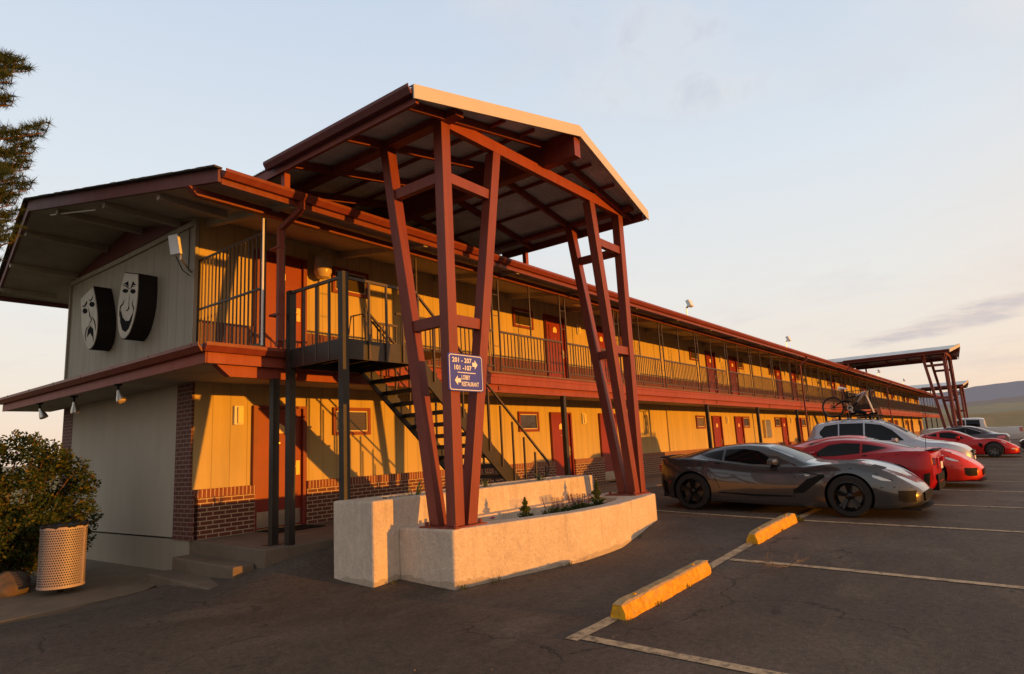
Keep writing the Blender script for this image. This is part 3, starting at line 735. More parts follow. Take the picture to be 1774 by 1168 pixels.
# ------------------------------------------------------------------ outdoor staircases
def staircase(ox, label, mirror=False):
    R = empty('outdoor_staircase', (ox + 2.0, -2.8, 0), label, 'staircase', 'black steel outdoor staircases')
    X = lambda x: ox + x
    y0, y1 = -3.45, -2.28
    xr = 1.5
    b = MB(); b.box((X(.27), y0, 2.43), (X(xr), y0 + .02, 2.70)); b.box((X(.27), y1, 2.43), (X(xr), y1 + .02, 2.70)); b.box((X(.25), y0 + .0205, 2.43), (X(.27), y1 - .0005, 2.70))
    b.box((X(.272), y0 + .021, 2.66), (X(2.5), -2.09, 2.69)); b.box((X(xr), y0 + .021, 2.43), (X(xr) + .02, y1, 2.66))
    for i in range(4): b.box((X(.3 + i * .35), y0 + .021, 2.5), (X(.34 + i * .35), y1 - .002, 2.655))
    b.build('platform', 'black', R)
    for (x, y, top, bot) in ((.27, y0 + .01, 3.61, gz(X(.3), y0)), (.27, -2.24, 3.57, -.02)):
        b = MB(); b.box((X(x) - .05, y - .05, bot - .05), (X(x) + .05, y + .05, top)); b.build('post', 'black', R)
    b = MB(); b.box((X(.24), y0 + .07, 3.52), (X(.28), -2.3, 3.56))
    for i in range(3): y = y0 + .30 + i * .29; b.box((X(.245), y - .014, 2.44), (X(.274), y + .014, 3.52))
    b.box((X(.33), y0 - .012, 3.52), (X(xr + .12), y0 + .02, 3.56))
    for x in (.69, 1.005, 1.315): b.box((X(x) - .014, y0 - .028, 2.44), (X(x) + .014, y0 - .001, 3.52))
    b.build('platform_railing', 'rail', R)
    # flight: top (1.55, 2.66) -> bottom (4.45,-.02)
    xa, za, xb, zb = 1.5, 2.68, 4.62, -.02; sl = (zb - za) / (xb - xa)
    for y in (y0 + .01, y1 + .02):
        b = MB(); P = [(X(xa), y, za + .03), (X(xb), y, zb + .12), (X(xb), y, zb), (X(xb) - .3, y, zb), (X(xa), y, za - .27)]
        b.prism(P, (0, .035 if y < -3 else -.035, 0)); b.build('stringer', 'black', R)
    b = MB(); n = 14
    for i in range(n):
        t = (i + 1) / (n + 1); x = xa + (xb - xa) * t; z = za + (zb - za) * t
        b.box((X(x) - .15, y0 + .05, z - .02), (X(x) + .15, y1 - .02, z + .02)); b.box((X(x) - .15, y0 + .05, z - .05), (X(x) - .14, y1 - .02, z - .021))
    b.build('treads', 'black', R)
    for y in (y0 - .005, y1 + .03):
        b = MB(); h = .94
        b.bar((X(xa) + .12, y, za - .12 + h), (X(xb) + .25, y, zb - .10 + h), .03, .035, (0, 1, 0))
        m = 10
        for i in range(m + 1):
            t = i / m; x = xa + .14 + (xb - xa - .02) * t; zt_ = za - .12 + h + sl * (x - xa - .12)
            b.box((X(x) - .014, y - .014, zt_ - h - .08), (X(x) + .014, y + .014, zt_ - .01))
        b.bar((X(xb) + .25, y, zb - .10 + h), (X(xb) + .1, y, zb + .52), .025, .025, (0, 1, 0))
        b.build('handrail', 'rail', R)
    # landing gate rail at the balcony edge
    b = MB(); b.tube([(X(1.35), y1 + .1, 3.05), (X(1.4), y1 + .1, 3.35), (X(1.62), y1 + .1, 3.42), (X(1.85), y1 + .1, 3.3), (X(2.45), y1 + .1, 2.75)], .016, 6)
    for x in (1.45, 1.62, 1.8): b.tube([(X(x), y1 + .1, 2.7), (X(x), y1 + .1, 3.38)], .01, 5)
    b.box((X(1.9), y1 + .22, 3.32), (X(2.5), y1 + .25, 3.36))
    for x in (1.92, 2.05, 2.18, 2.31, 2.46): b.box((X(x), y1 + .225, 2.74), (X(x) + .018, y1 + .245, 3.33))
    b.build('landing_rail', 'rail', R)
    return R
staircase(0, 'black open-tread steel staircase rising behind the near stucco planter')
staircase(38.3, 'dark steel staircase seen behind the mountain bike on the SUV roof')

# second post beside the staircase is part of the motel; light on the wall upstairs
t = empty('security_light', (2.3, -.2, 4.6), 'round caged security light on the upstairs wall beside the corner door', 'light')
b = MB(); b.lathe([(.0, .42), (.10, .42), (.15, .36), (.17, .2), (.17, .12)], (2.3, -.22, 4.6), 'z', 18); b.build('hood', 'soffit', t, smooth=True)
b = MB(); b.lathe([(.165, .12), (.17, .06), (.12, -.04), (.0, -.08)], (2.3, -.22, 4.6), 'z', 18); b.build('glass_bowl', 'lamp_glass', t, smooth=True)
b = MB(); b.tube([(2.3, -.02, 5.0), (2.3, -.2, 5.02)], .02, 6); b.build('bracket', 'steel', t)

# ------------------------------------------------------------------ planter
P = empty('stucco_planter', (3, -4.6, gz(3, -4.6)), 'two tier cream stucco planter with lit long front wall', 'planter')
outer = [(.5, -5.09), (1.55, -5.33), (2.5, -5.53), (3.55, -5.55), (4.5, -5.40), (5.45, -5.22), (5.66, -5.0), (5.66, -4.18), (.5, -4.18)]
inner = [(1.25, -4.85), (1.7, -5.08), (2.5, -5.28), (3.5, -5.29), (4.2, -5.13), (4.75, -4.85), (4.8, -4.5), (4.7, -4.38), (1.3, -4.38)]
def ringblock(outer, inner, z0, z1, zs):
    n = len(outer); vs = [(x, y, z0) for x, y in outer] + [(x, y, z1) for x, y in outer] + [(x, y, z1) for x, y in inner] + [(x, y, zs) for x, y in inner]
    fs = []
    for i in range(n):
        j = (i + 1) % n; fs += [(i, j, j + n, i + n), (i + n, j + n, j + 2 * n, i + 2 * n), (i + 2 * n, j + 2 * n, j + 3 * n, i + 3 * n)]
    fs.append(tuple(range(n))[::-1]); fs.append(tuple(3 * n + i for i in range(n)))
    return vs, fs
b = MB(); b.add(*ringblock(outer, inner, -.8, .25, -.1)); b.build('lower_tier', 'planter', P, bevel=.025)
b = MB(); b.add(*ringblock([(.1, -4.181), (5.18, -4.181), (5.18, -3.42), (.1, -3.42)], [(.35, -4.0), (4.98, -4.0), (4.98, -3.58), (.35, -3.58)], -.8, .60, .4)); b.build('upper_tier', 'planter', P, bevel=.025)
b = MB(); b.prism([(x, y, .02) for x, y in inner], (0, 0, .07)); b.prism([(.352, -3.998, .42), (4.978, -3.998, .42), (4.978, -3.582, .42), (.352, -3.582, .42)], (0, 0, .1)); b.build('soil', 'soil', P)

def leafcloud(b, c, r, n, size, shape=lambda p: True, flat=.0):
    i = 0
    while i < n:
        p = Vector((random.uniform(-1, 1), random.uniform(-1, 1), random.uniform(-1, 1)))
        if p.length > 1 or p.length < .25: continue
        if not shape(p): i += .2; continue
        i += 1
        q = Vector((c[0] + p.x * r[0], c[1] + p.y * r[1], c[2] + p.z * r[2]))
        leaf(b, q, size * random.uniform(.6, 1.3))
def leaf(b, q, s, d=None):
    a = Vector((random.gauss(0, 1), random.gauss(0, 1), random.gauss(0, 1))).normalized() if d is None else d
    _, u, v = basis(a, (random.random(), random.random(), random.random()))
    b.add([q - a * s, q + u * s * .45, q + a * s, q - u * s * .45], [(0, 1, 2, 3)])
def blades(b, c, n, h, w, spread, droop=.3):
    for i in range(n):
        t = random.random() * 6.283; s = spread * random.uniform(.4, 1); hh = h * random.uniform(.6, 1.1)
        d = Vector((math.cos(t), math.sin(t), 0)); side = Vector((-d.y, d.x, 0)) * w / 2
        p0 = Vector(c) + d * .02; p1 = p0 + d * s * .5 + Vector((0, 0, hh * .7)); p2 = p0 + d * s + Vector((0, 0, hh * (1 - droop * random.random())))
        b.add([p0 - side, p0 + side, p1 + side * .8, p1 - side * .8, p2], [(0, 1, 2, 3), (3, 2, 4)])
# conical shrubs
def conifer(c, h, r, label, flower=None):
    t = empty('young_shrub', c, label, 'shrub')
    b = MB()
    for i in range(int(650 * h / .4)):
        z = random.random() ** 1.4; rr = r * (1 - z) * (.8 + .35 * math.sin(z * 25)) * math.sqrt(random.random()); a = random.random() * 6.283
        q = Vector((c[0] + rr * math.cos(a), c[1] + rr * math.sin(a), c[2] + .02 + z * h))
        leaf(b, q, .022, (Vector((math.cos(a), math.sin(a), 1.2)) + Vector((random.gauss(0, .3), random.gauss(0, .3), 0))).normalized())
    b.build('foliage', 'leafg', t, fixn=False)
    b = MB(); b.tube([c, (c[0], c[1], c[2] + h * .7)], [.01, .004], 5); b.build('stem', 'bark', t)
    if flower:
        b = MB()
        for fx, fy, fz, m in flower:
            for j in range(8):
                a = j * .785; q = Vector((c[0] + fx, c[1] + fy, c[2] + fz)); b.add([q, q + Vector((math.cos(a) * .02, math.sin(a) * .02, .012)), q + Vector((math.cos(a + .5) * .02, math.sin(a + .5) * .02, .012))], [(0, 1, 2)])
        b.build('flowers', m, t, fixn=False)
zs = .09
conifer((2.30, -4.78, zs), .34, .17, 'small pointed green shrub in planter, first to the right of the sign legs')
conifer((4.35, -4.72, zs), .44, .18, 'tallest pointed shrub at the right end of the planter with a yellow bloom on top', [(0, 0, .47, 'yflower')])
def mound(c, r, h, label, name, mat, spikes=False):
    t = empty(name, c, label, 'plant'); b = MB()
    for i in range(260):
        a = random.random() * 6.283; rr = r * math.sqrt(random.random()); p = Vector((c[0] + rr * math.cos(a), c[1] + rr * math.sin(a), c[2]))
        hh = h * (1 - .5 * (rr / r) ** 2) * random.uniform(.6, 1.05); d = Vector((math.cos(a) * .35 * rr / r, math.sin(a) * .35 * rr / r, 1))
        for j in range(6): leaf(b, p + d * hh * random.random() * .8, .018)
    b.build('foliage', 'leafg', t, fixn=False); b = MB()
    for i in range(60 if spikes else 90):
        a = random.random() * 6.283; rr = r * math.sqrt(random.random()); p = Vector((c[0] + rr * math.cos(a), c[1] + rr * math.sin(a), c[2] + h * .5)); d = Vector((math.cos(a) * .3 * rr / r, math.sin(a) * .3 * rr / r, 1))
        for j in range(9): leaf(b, p + d * h * (.15 + j * .06), .011 if spikes else .008)
    b.build('flower_spikes', mat, t, fixn=False); return t
mound((3.08, -4.80, zs), .22, .26, 'bushy mound plant with reddish tips between the two pointed shrubs', 'flowering_plant', 'salvia')
mound((3.78, -4.74, zs), .16, .25, 'clump of upright purple flower spikes beside the tallest shrub', 'salvia_plant', 'salvia', True)
t = empty('magenta_flower', (1.78, -4.6, zs), 'small magenta flower right of the sign legs in the planter', 'flower')
b = MB(); b.tube([(1.78, -4.6, zs), (1.79, -4.6, zs + .13)], .004, 5); blades(b, (1.78, -4.6, zs), 8, .08, .02, .06); b.build('stem', 'leafg', t)
b = MB()
for j in range(26): a = random.random() * 6.283; q = Vector((1.79, -4.6, zs + .13)); b.add([q, q + Vector((math.cos(a) * .04, math.sin(a) * .04, random.uniform(0, .03))), q + Vector((math.cos(a + .5) * .04, math.sin(a + .5) * .04, random.uniform(0, .03)))], [(0, 1, 2)])
b.build('petals', 'pink', t, fixn=False)
for i, (x, y, h, lab) in enumerate(((.61, -3.85, .12, 'low spiky strap-leaf plant at the left end of the upper planter tier'), (1.15, -3.8, .30, 'taller strap-leaf plant with arching blades just left of the sign legs'),
                                   (2.62, -3.8, .20, 'broad bladed plant on the upper tier just right of the sign legs'), (4.06, -3.8, .22, 'strap-leaf plant on the upper tier below the foot of the stair handrail'), (3.35, -3.8, .08, 'thin grassy sprig on the upper tier under the stair stringer'))):
    b = MB(); blades(b, (x, y, .52), 16 if h > .1 else 7, h, .022, h * .9); tag(b.build('strap_leaf_plant', 'agave', fixn=False), lab, 'plant', 'strap-leaf plants on the upper planter tier')

# ------------------------------------------------------------------ sign on the near leg
S = empty('direction_sign', (.85, -5.06, 1.85), 'navy direction sign for rooms, lobby and restaurant on the near canopy leg', 'sign')
def rrect(x0, x1, z0, z1, r, y, n=5):
    pts = []
    for cx, cz, a0 in ((x1 - r, z1 - r, 0), (x0 + r, z1 - r, 90), (x0 + r, z0 + r, 180), (x1 - r, z0 + r, 270)):
        for i in range(n + 1): a = rad(a0 + 90 * i / n); pts.append((cx + r * math.cos(a), y, cz + r * math.sin(a)))
    return pts
b = MB(); b.prism(rrect(.535, 1.165, 1.85, 2.31, .03, -5.08), (0, .012, 0)); b.build('panel', 'navy', S)
b = MB(); o1 = rrect(.547, 1.153, 1.862, 2.298, .035, -5.0825); i1 = rrect(.556, 1.144, 1.871, 2.289, .03, -5.0825); n = len(o1)
b.add(o1 + i1, [(i, (i + 1) % n, (i + 1) % n + n, i + n) for i in range(n)])
b.build('border', 'cream', S, fixn=False)
b = MB(); b.add([(.69, -5.083, 2.074), (1.02, -5.083, 2.074), (1.02, -5.083, 2.084), (.69, -5.083, 2.084)], [(0, 1, 2, 3)]); b.build('divider', 'cream', S, fixn=False)
b = MB(); y = -5.083
b.add([(.965, y, 2.165), (1.01, y, 2.165), (1.01, y, 2.13), (1.065, y, 2.19), (1.01, y, 2.25), (1.01, y, 2.215), (.965, y, 2.215)], [(0, 1, 5, 6), (2, 3, 4), (2, 4, 5, 1)]); b.build('right_arrow', 'cream', S, fixn=False)
b = MB(); b.add([(.745, y, 1.955), (.69, y, 1.955), (.69, y, 1.92), (.635, y, 1.98), (.69, y, 2.04), (.69, y, 2.005), (.745, y, 2.005)], [(0, 1, 5, 6), (2, 3, 4), (2, 4, 5, 1)]); b.build('left_arrow', 'cream', S, fixn=False)
def text(txt, x0, x1, z, h, name, parent, mat='cream', y=-5.0835, bold=.012):
    cu = bpy.data.curves.new('t', 'FONT'); cu.body = txt; cu.size = 1; cu.offset = bold; cu.resolution_u = 3
    to = bpy.data.objects.new('t', cu); COL.objects.link(to); dg = bpy.context.evaluated_depsgraph_get(); dg.update()
    me = bpy.data.meshes.new_from_object(to.evaluated_get(dg)); bpy.data.objects.remove(to)
    vs = np.array([v.co[:] for v in me.vertices]); mn, mx = vs.min(0), vs.max(0)
    b = MB(); b.add([(x0 + (v[0] - mn[0]) / (mx[0] - mn[0]) * (x1 - x0), y, z + (v[1] - mn[1]) / (mx[1] - mn[1]) * h) for v in vs], [tuple(p.vertices) for p in me.polygons])
    return b.build(name, mat, parent, fixn=False)
text('201 - 207', .60, .955, 2.20, .062, 'lettering', S, bold=.025)
text('101 -107', .635, .95, 2.108, .062, 'lettering', S, bold=.025)
text('LOBBY', .757, .915, 1.993, .056, 'lettering', S, bold=.018)
text('RESTAURANT', .757, 1.075, 1.912, .056, 'lettering', S, bold=.018)

# ------------------------------------------------------------------ masks
MK = {'comedy': {'outline': [(1.98, 4.642), (1.404, 4.495), (1.373, 4.256), (1.385, 3.973), (1.436, 3.792), (1.538, 3.588), (1.681, 3.437), (1.854, 3.375), (2.027, 3.44), (2.165, 3.656), (2.212, 3.991), (2.159, 4.246), (2.071, 4.461)], 'polys': [[(2.011, 4.424), (1.9, 4.423), (1.791, 4.437), (1.771, 4.319), (1.838, 4.368), (1.915, 4.397)], [(1.599, 4.398), (1.667, 4.299), (1.58, 4.32), (1.435, 4.29), (1.528, 4.336)], [(2.062, 3.9), (2.05, 3.735), (1.95, 3.573), (1.815, 3.513), (1.693, 3.549), (1.582, 3.674), (1.527, 3.824), (1.609, 3.758), (1.674, 3.697), (1.82, 3.713), (1.958, 3.801), (2.038, 3.944)], [(1.718, 4.203), (1.718, 4.033), (1.697, 3.914), (1.766, 3.884), (1.856, 3.903), (1.755, 3.911), (1.725, 3.97), (1.732, 4.101)], [(1.774, 4.251), (1.788, 4.235), (1.83, 4.23), (1.89, 4.236), (1.951, 4.253), (1.997, 4.275), (2.015, 4.298), (2.001, 4.314), (1.958, 4.32), (1.898, 4.313), (1.838, 4.296), (1.792, 4.273)], [(1.47, 4.184), (1.482, 4.165), (1.52, 4.157), (1.574, 4.161), (1.629, 4.177), (1.671, 4.201), (1.688, 4.227), (1.676, 4.246), (1.638, 4.254), (1.583, 4.25), (1.528, 4.233), (1.487, 4.209)]], 'lines': [[(1.921, 4.119), (1.968, 4.046), (2.068, 4.015), (2.081, 3.903), (2.083, 3.822)], [(1.562, 4.053), (1.579, 3.976), (1.509, 3.884), (1.537, 3.809)], [(2.009, 4.402), (1.855, 4.352), (1.738, 4.28)], [(1.701, 4.273), (1.614, 4.304), (1.506, 4.286)]]}, 'tragedy': {'outline': [(3.393, 4.666), (3.239, 4.416), (3.082, 4.04), (3.06, 3.729), (3.15, 3.487), (3.367, 3.389), (3.575, 3.495), (3.792, 3.771), (3.899, 4.036), (4.007, 4.532)], 'polys': [[(3.873, 4.363), (3.767, 4.339), (3.648, 4.421), (3.626, 4.363), (3.719, 4.309), (3.832, 4.325)], [(3.586, 4.445), (3.47, 4.392), (3.353, 4.472), (3.384, 4.39), (3.488, 4.37)], [(3.536, 3.671), (3.515, 3.816), (3.395, 3.876), (3.256, 3.793), (3.199, 3.536), (3.278, 3.65), (3.396, 3.737), (3.477, 3.706)], [(3.593, 4.202), (3.605, 4.177), (3.647, 4.165), (3.706, 4.168), (3.769, 4.186), (3.817, 4.213), (3.837, 4.244), (3.825, 4.269), (3.783, 4.281), (3.723, 4.277), (3.661, 4.259), (3.613, 4.232)], [(3.253, 4.273), (3.266, 4.249), (3.311, 4.238), (3.375, 4.242), (3.442, 4.261), (3.494, 4.29), (3.515, 4.32), (3.501, 4.344), (3.456, 4.355), (3.391, 4.351), (3.324, 4.331), (3.274, 4.303)]], 'lines': [[(3.549, 4.252), (3.444, 4.067), (3.34, 3.997), (3.464, 3.913)], [(3.348, 4.051), (3.214, 3.942), (3.159, 3.847), (3.145, 3.742)], [(3.419, 3.897), (3.584, 3.844), (3.629, 3.711), (3.569, 3.598)]]}}
def mask(key, label):
    d = MK[key]; ol = d['outline']; cy = sum(p[0] for p in ol) / len(ol); cz = sum(p[1] for p in ol) / len(ol)
    t = empty('theatre_mask', (-.2, cy, min(p[1] for p in ol)), label, 'mask', 'theatre masks on the gable wall')
    # smooth the curved lower outline
    def smooth(ol, keep):
        out = []; n = len(ol)
        for i in range(n):
            a, b_, c = ol[i - 1], ol[i], ol[(i + 1) % n]
            if i in keep: out.append(b_)
            else: out += [((a[0] + 3 * b_[0]) / 4, (a[1] + 3 * b_[1]) / 4), ((c[0] + 3 * b_[0]) / 4, (c[1] + 3 * b_[1]) / 4)]
        return out
    keep = (0, 1) if key == 'comedy' else (0, 9)
    ol = smooth(ol, keep)
    b = MB(); b.prism([(-.345, y, z) for y, z in ol], (.31, 0, 0)); b.build('side_wall', 'maskside', t)
    b = MB(); b.prism([(-.3455, cy + (y - cy) * .955, cz + (z - cz) * .97) for y, z in ol], (-.012, 0, 0)); b.build('face', 'maskface', t)
    b = MB(); 
    for q in d['polys']: b.prism([(-.3578, y, z) for y, z in q], (-.003, 0, 0))
    for L in d['lines']: b.tube([(-.359, y, z) for y, z in L], [.004] + [.012] * (len(L) - 2) + [.004], 5)
    b.build('features', 'ink', t)
mask('tragedy', 'frowning white theatre mask with black sides, left one on the gable wall')
mask('comedy', 'smiling white theatre mask with black sides, right one on the gable wall')

# ------------------------------------------------------------------ antenna panel on the corner
t = empty('panel_antenna', (-.3, .1, 4.3), 'white flat panel antenna on a bracket at the upper wall corner', 'antenna')
b = MB(); b.prism([(-.52, -.02, 4.79), (-.50, -.30, 4.76), (-.50, -.42, 4.41), (-.52, -.14, 4.44)], (.05, .02, 0)); b.build('panel', 'whitebox', t, bevel=.008)
b = MB(); b.tube([(-.45, -.3, 4.62), (-.44, -.32, 4.35), (-.03, .18, 4.32)], .016, 6); b.build('bracket', 'steel', t)
b = MB(); b.tube([(-.045, .24, 4.35), (-.045, .24, 5.1)], .007, 5); b.tube([(-.46, -.2, 4.42), (-.3, -.1, 4.24), (-.04, .2, 4.26)], .008, 5); b.build('cable', 'ink', t)

# ------------------------------------------------------------------ eave floodlights
def eave_lamp(x, y, dirv, label):
    t = empty('eave_floodlight', (x, y, 2.455), label, 'light', 'flood lamps under the lower eave')
    b = MB(); b.lathe([(0, .0), (.055, .0), (.055, -.025), (0, -.03)], (x, y, 2.459), 'z', 12); d = Vector(dirv).normalized(); p = Vector((x, y, 2.43))
    q = p + Vector((0, 0, -.05)) + d * .03; b.tube([p, q], .018, 8); b.build('mount', 'plastic', t)
    b = MB(); b.tube([q, q + d * .06, q + d * .13, q + d * .19], [.028, .04, .065, .075], 14, cap=False); b.build('lamp_cone', 'steel', t, smooth=True, fixn=False)
    b = MB(); b.tube([q + d * .17, q + d * .20], [.07, .045], 14); b.build('lamp_glass', 'lamp_glass', t, smooth=True)
eave_lamp(-.84, 4.25, (.25, -.3, -.8), 'dark flood lamp at the far left under the eave, against the sky')
eave_lamp(-.77, 2.75, (.1, -.1, -.95), 'grey flood lamp pointing straight down, middle one under the eave')
eave_lamp(-.85, .72, (.1, -.35, -.75), 'flood lamp with glowing glass nearest the brick corner column')

# roof floodlights
for i, (x, lab) in enumerate(((14.6, 'grey roof floodlight on a pole, nearest to the big canopy'), (25.8, 'second roof floodlight, right of the nearest one above the gutter'), (49.5, 'third roof floodlight, seen just below the middle canopy roof'), (62.4, 'small farthest roof floodlight seen between the two far canopies'))):
    z0 = 4.95; t = empty('roof_floodlight', (x, -2.4, z0), lab, 'floodlight', 'floodlights along the roof edge')
    b = MB(); b.tube([(x, -2.4, z0), (x, -2.4, z0 + .36)], .016, 6); b.bar((x - .0, -2.4, z0 + .36), (x, -2.46, z0 + .42), .09, .03); b.build('pole', 'steel', t)
    b = MB(); b.prism([(x - .12, -2.5, z0 + .36), (x - .12, -2.62, z0 + .40), (x - .12, -2.54, z0 + .62), (x - .12, -2.42, z0 + .58)], (.24, 0, 0)); b.build('lamp_head', 'whitebox', t, bevel=.02)

# ------------------------------------------------------------------ door mats
for x, lab in ((1.05, 'black door mat before the corner ground floor door'), (12.65, 'black door mat before the third ground floor door')):
    b = MB(); b.prism([(x, -.75, .002), (x + .9, -.75, .002), (x + .9, -.13, .004), (x, -.13, .004)], (0, 0, .012)); tag(b.build('door_mat', 'mat'), lab, 'door mat', 'door mats')

# ------------------------------------------------------------------ litter bin
BX, BY = -1.6, .32; zb = -.40
t = empty('litter_bin', (BX, BY, -.475), 'perforated cream metal litter bin with black liner on the sidewalk', 'bin')
b = MB(); Rb = .275; H = .80; NX = 60; NZ = 46
for i in range(NX):                 # lattice of diamond holes
    for j in range(NZ // 2 + 0):
        a0 = 2 * math.pi * i / NX; dz = (H - .06) / (NZ // 2)
        z0 = zb + .03 + j * dz
        def pt(a, z): return (BX + Rb * math.cos(a), BY + Rb * math.sin(a), z)
        da = 2 * math.pi / NX; w = .26
        off = da / 2 if j % 2 else 0
        A, B, C, D_ = pt(a0 + off, z0), pt(a0 + off + da, z0), pt(a0 + off + da, z0 + dz), pt(a0 + off, z0 + dz)
        h = .24
        a = pt(a0 + off + da * .5, z0 + dz * .03); c = pt(a0 + off + da * .5, z0 + dz * .97); l = pt(a0 + off + da * .07, z0 + dz * .5); r = pt(a0 + off + da * .93, z0 + dz * .5)
        b.add([A, B, C, D_, a, r, c, l], [(0, 1, 5, 4), (1, 2, 6, 5), (2, 3, 7, 6), (3, 0, 4, 7)])
b.build('perforated_side', 'binmetal', t, fixn=False)
b = MB(); b.lathe([(Rb + .004, 0), (Rb + .004, .032), (Rb - .004, .032), (Rb - .004, 0)], (BX, BY, zb), 'z', 48); b.lathe([(Rb + .006, H - .03), (Rb + .006, H), (Rb - .006, H), (Rb - .006, H - .03)], (BX, BY, zb), 'z', 48)
a = rad(-50); b.bar((BX + (Rb + .004) * math.cos(a), BY + (Rb + .004) * math.sin(a), zb), (BX + (Rb + .004) * math.cos(a), BY + (Rb + .004) * math.sin(a), zb + H), .03, .01, (math.cos(a), math.sin(a), 0)); b.build('rim', 'binmetal', t, smooth=True)
b = MB(); b.lathe([(0, .02), (Rb - .07, .02), (Rb - .07, H - .02), (Rb + .008, H - .005), (Rb + .014, H + .015), (Rb - .01, H + .03), (Rb - .06, H + .01), (Rb - .1, H - .1), (0, H - .2)], (BX, BY, zb), 'z', 48)
for i in range(len(b.v)):
    x, y, z = b.v[i]
    if z > zb + H - .06: a = math.atan2(y - BY, x - BX); z += .012 * math.sin(a * 9) + .008 * math.sin(a * 23); b.v[i] = (x, y, z)
b.build('bin_liner', 'bag', t, smooth=True)
b = MB(); b.lathe([(.0, .0), (.09, .0), (.1, -.02), (.03, -.05), (.04, -.075), (0, -.075)], (BX, BY, zb), 'z', 12); b.build('foot', 'plastic', t)

# rock
b = MB(); bm = bmesh.new(); bmesh.ops.create_icosphere(bm, subdivisions=4, radius=1)
vs = []
for v in bm.verts:
    p = v.co; n = 1 + .10 * math.sin(p.x * 3 + 1) + .08 * math.sin(p.y * 4 + p.z * 2) + .03 * math.sin(p.x * 11 + p.z * 9) + .02 * math.sin(p.y * 17)
    vs.append((-2.02 + p.x * .30 * n, 1.05 + p.y * .27 * n, -.40 + p.z * .19 * n))
b.add(vs, [[v.index for v in f.verts] for f in bm.faces]); bm.free()
tag(b.build('boulder', 'rock', smooth=True), 'low brown rounded boulder at the left edge beside the litter bin', 'rock')

# ------------------------------------------------------------------ bush
t = empty('leafy_bush', (-1.55, 2.2, -.5), 'big dark green bush with orange tinged leaves at the building end', 'bush')
b = MB(); stems = MB()
BC = Vector((-1.95, 2.1, .35))
blobs = []
for i in range(40):
    a = random.random() * 6.283; z = random.uniform(-.65, 1.0); rr = (1.05 - .25 * abs(z - .1)) * random.uniform(.35, .95)
    blobs.append((BC + Vector((rr * math.cos(a), rr * math.sin(a) * 1.1, z)), random.uniform(.20, .38)))
for i in range(46):
    a = random.random() * 6.283; z = random.uniform(-.1, 1.42); rr = (1.22 - .35 * max(0, z - .3)) * random.uniform(.5, 1.05)
    blobs.append((BC + Vector((rr * math.cos(a), rr * math.sin(a) * 1.1, z)), random.uniform(.09, .19)))
blobs += [(Vector((-1.05, 1.35, .75)), .2), (Vector((-.93, 1.5, .95)), .18), (Vector((-1.0, 1.3, .45)), .22), (Vector((-1.75, 2.0, 1.55)), .26), (Vector((-2.3, 2.3, 1.5)), .25), (Vector((-1.05, 1.6, 1.2)), .17), (Vector((-.95, 1.9, .1)), .3)]
for c, r in blobs:
    n = int(760 * (r / .3) ** 2)
    for j in range(n):
        d = Vector((random.gauss(0, 1), random.gauss(0, 1), random.gauss(0, 1))).normalized(); q = c + d * r * random.uniform(.55, 1.08)
        leaf(b, q, random.uniform(.022, .042), (d + Vector((random.gauss(0, .8), random.gauss(0, .8), random.gauss(0, .6)))).normalized())
    s = Vector((-1.8 + random.gauss(0, .15), 2.2 + random.gauss(0, .15), -.5)); stems.tube([s, s.lerp(c, .5) + Vector((0, 0, .12)), c], [.018, .012, .005], 5)
b.build('foliage', 'bush', t, fixn=False); stems.build('stems', 'bark', t)

# ------------------------------------------------------------------ pine tree
PTX, PTY = -3.95, 1.7
t = empty('pine_tree', (PTX, PTY, -.5), 'tall pine tree whose needle tufts reach in at the upper left', 'tree')
tr = MB(); tr.tube([(PTX, PTY, -.55), (PTX - .05, PTY + .03, 2), (PTX - .02, PTY, 5), (PTX + .05, PTY, 8), (PTX, PTY, 10.6)], [.24, .2, .15, .09, .02], 12); tr.build('trunk', 'bark', t, smooth=True)
nb = MB(); bb = MB()
def tuft(c, d, L=.15):
    d = Vector(d).normalized()
    for i in range(90):
        v = (d * random.uniform(-.1, .45) + Vector((random.gauss(0, .6), random.gauss(0, .6), random.gauss(0, .6)))).normalized()
        base = c - d * random.uniform(0, .20); tip = base + v * L * random.uniform(.6, 1.1); s = v.cross(Vector((random.random(), random.random(), random.random()))).normalized() * .005
        nb.add([base - s, base + s, tip], [(0, 1, 2)])
branches = []
for i in range(46):
    z = 1.9 + i * .185; a = i * 2.4; L = 1.75 * (1 - (z - 1.5) / 12) * random.uniform(.6, 1.0)
    branches.append((z, a, L))
branches += [(5.2, -.02, 1.95), (4.8, -.1, 1.95), (4.4, .1, 1.9), (4.0, .0, 1.85), (6.9, -.05, 1.85), (7.15, .1, 1.7), (3.6, .2, 1.7), (5.5, .0, 2.0), (5.75, -.12, 2.1), (5.2, .1, 1.75), (6.3, -.05, 1.65), (6.6, -.2, 1.6), (4.6, -.05, 1.8), (4.9, -.25, 1.7), (4.2, .0, 1.65), (3.9, -.2, 1.6), (3.6, .05, 1.5), (5.0, .2, 1.6), (4.4, .25, 1.5), (2.6, -.1, 1.42), (5.9, .25, 1.6), (3.3, -.3, 1.35)]
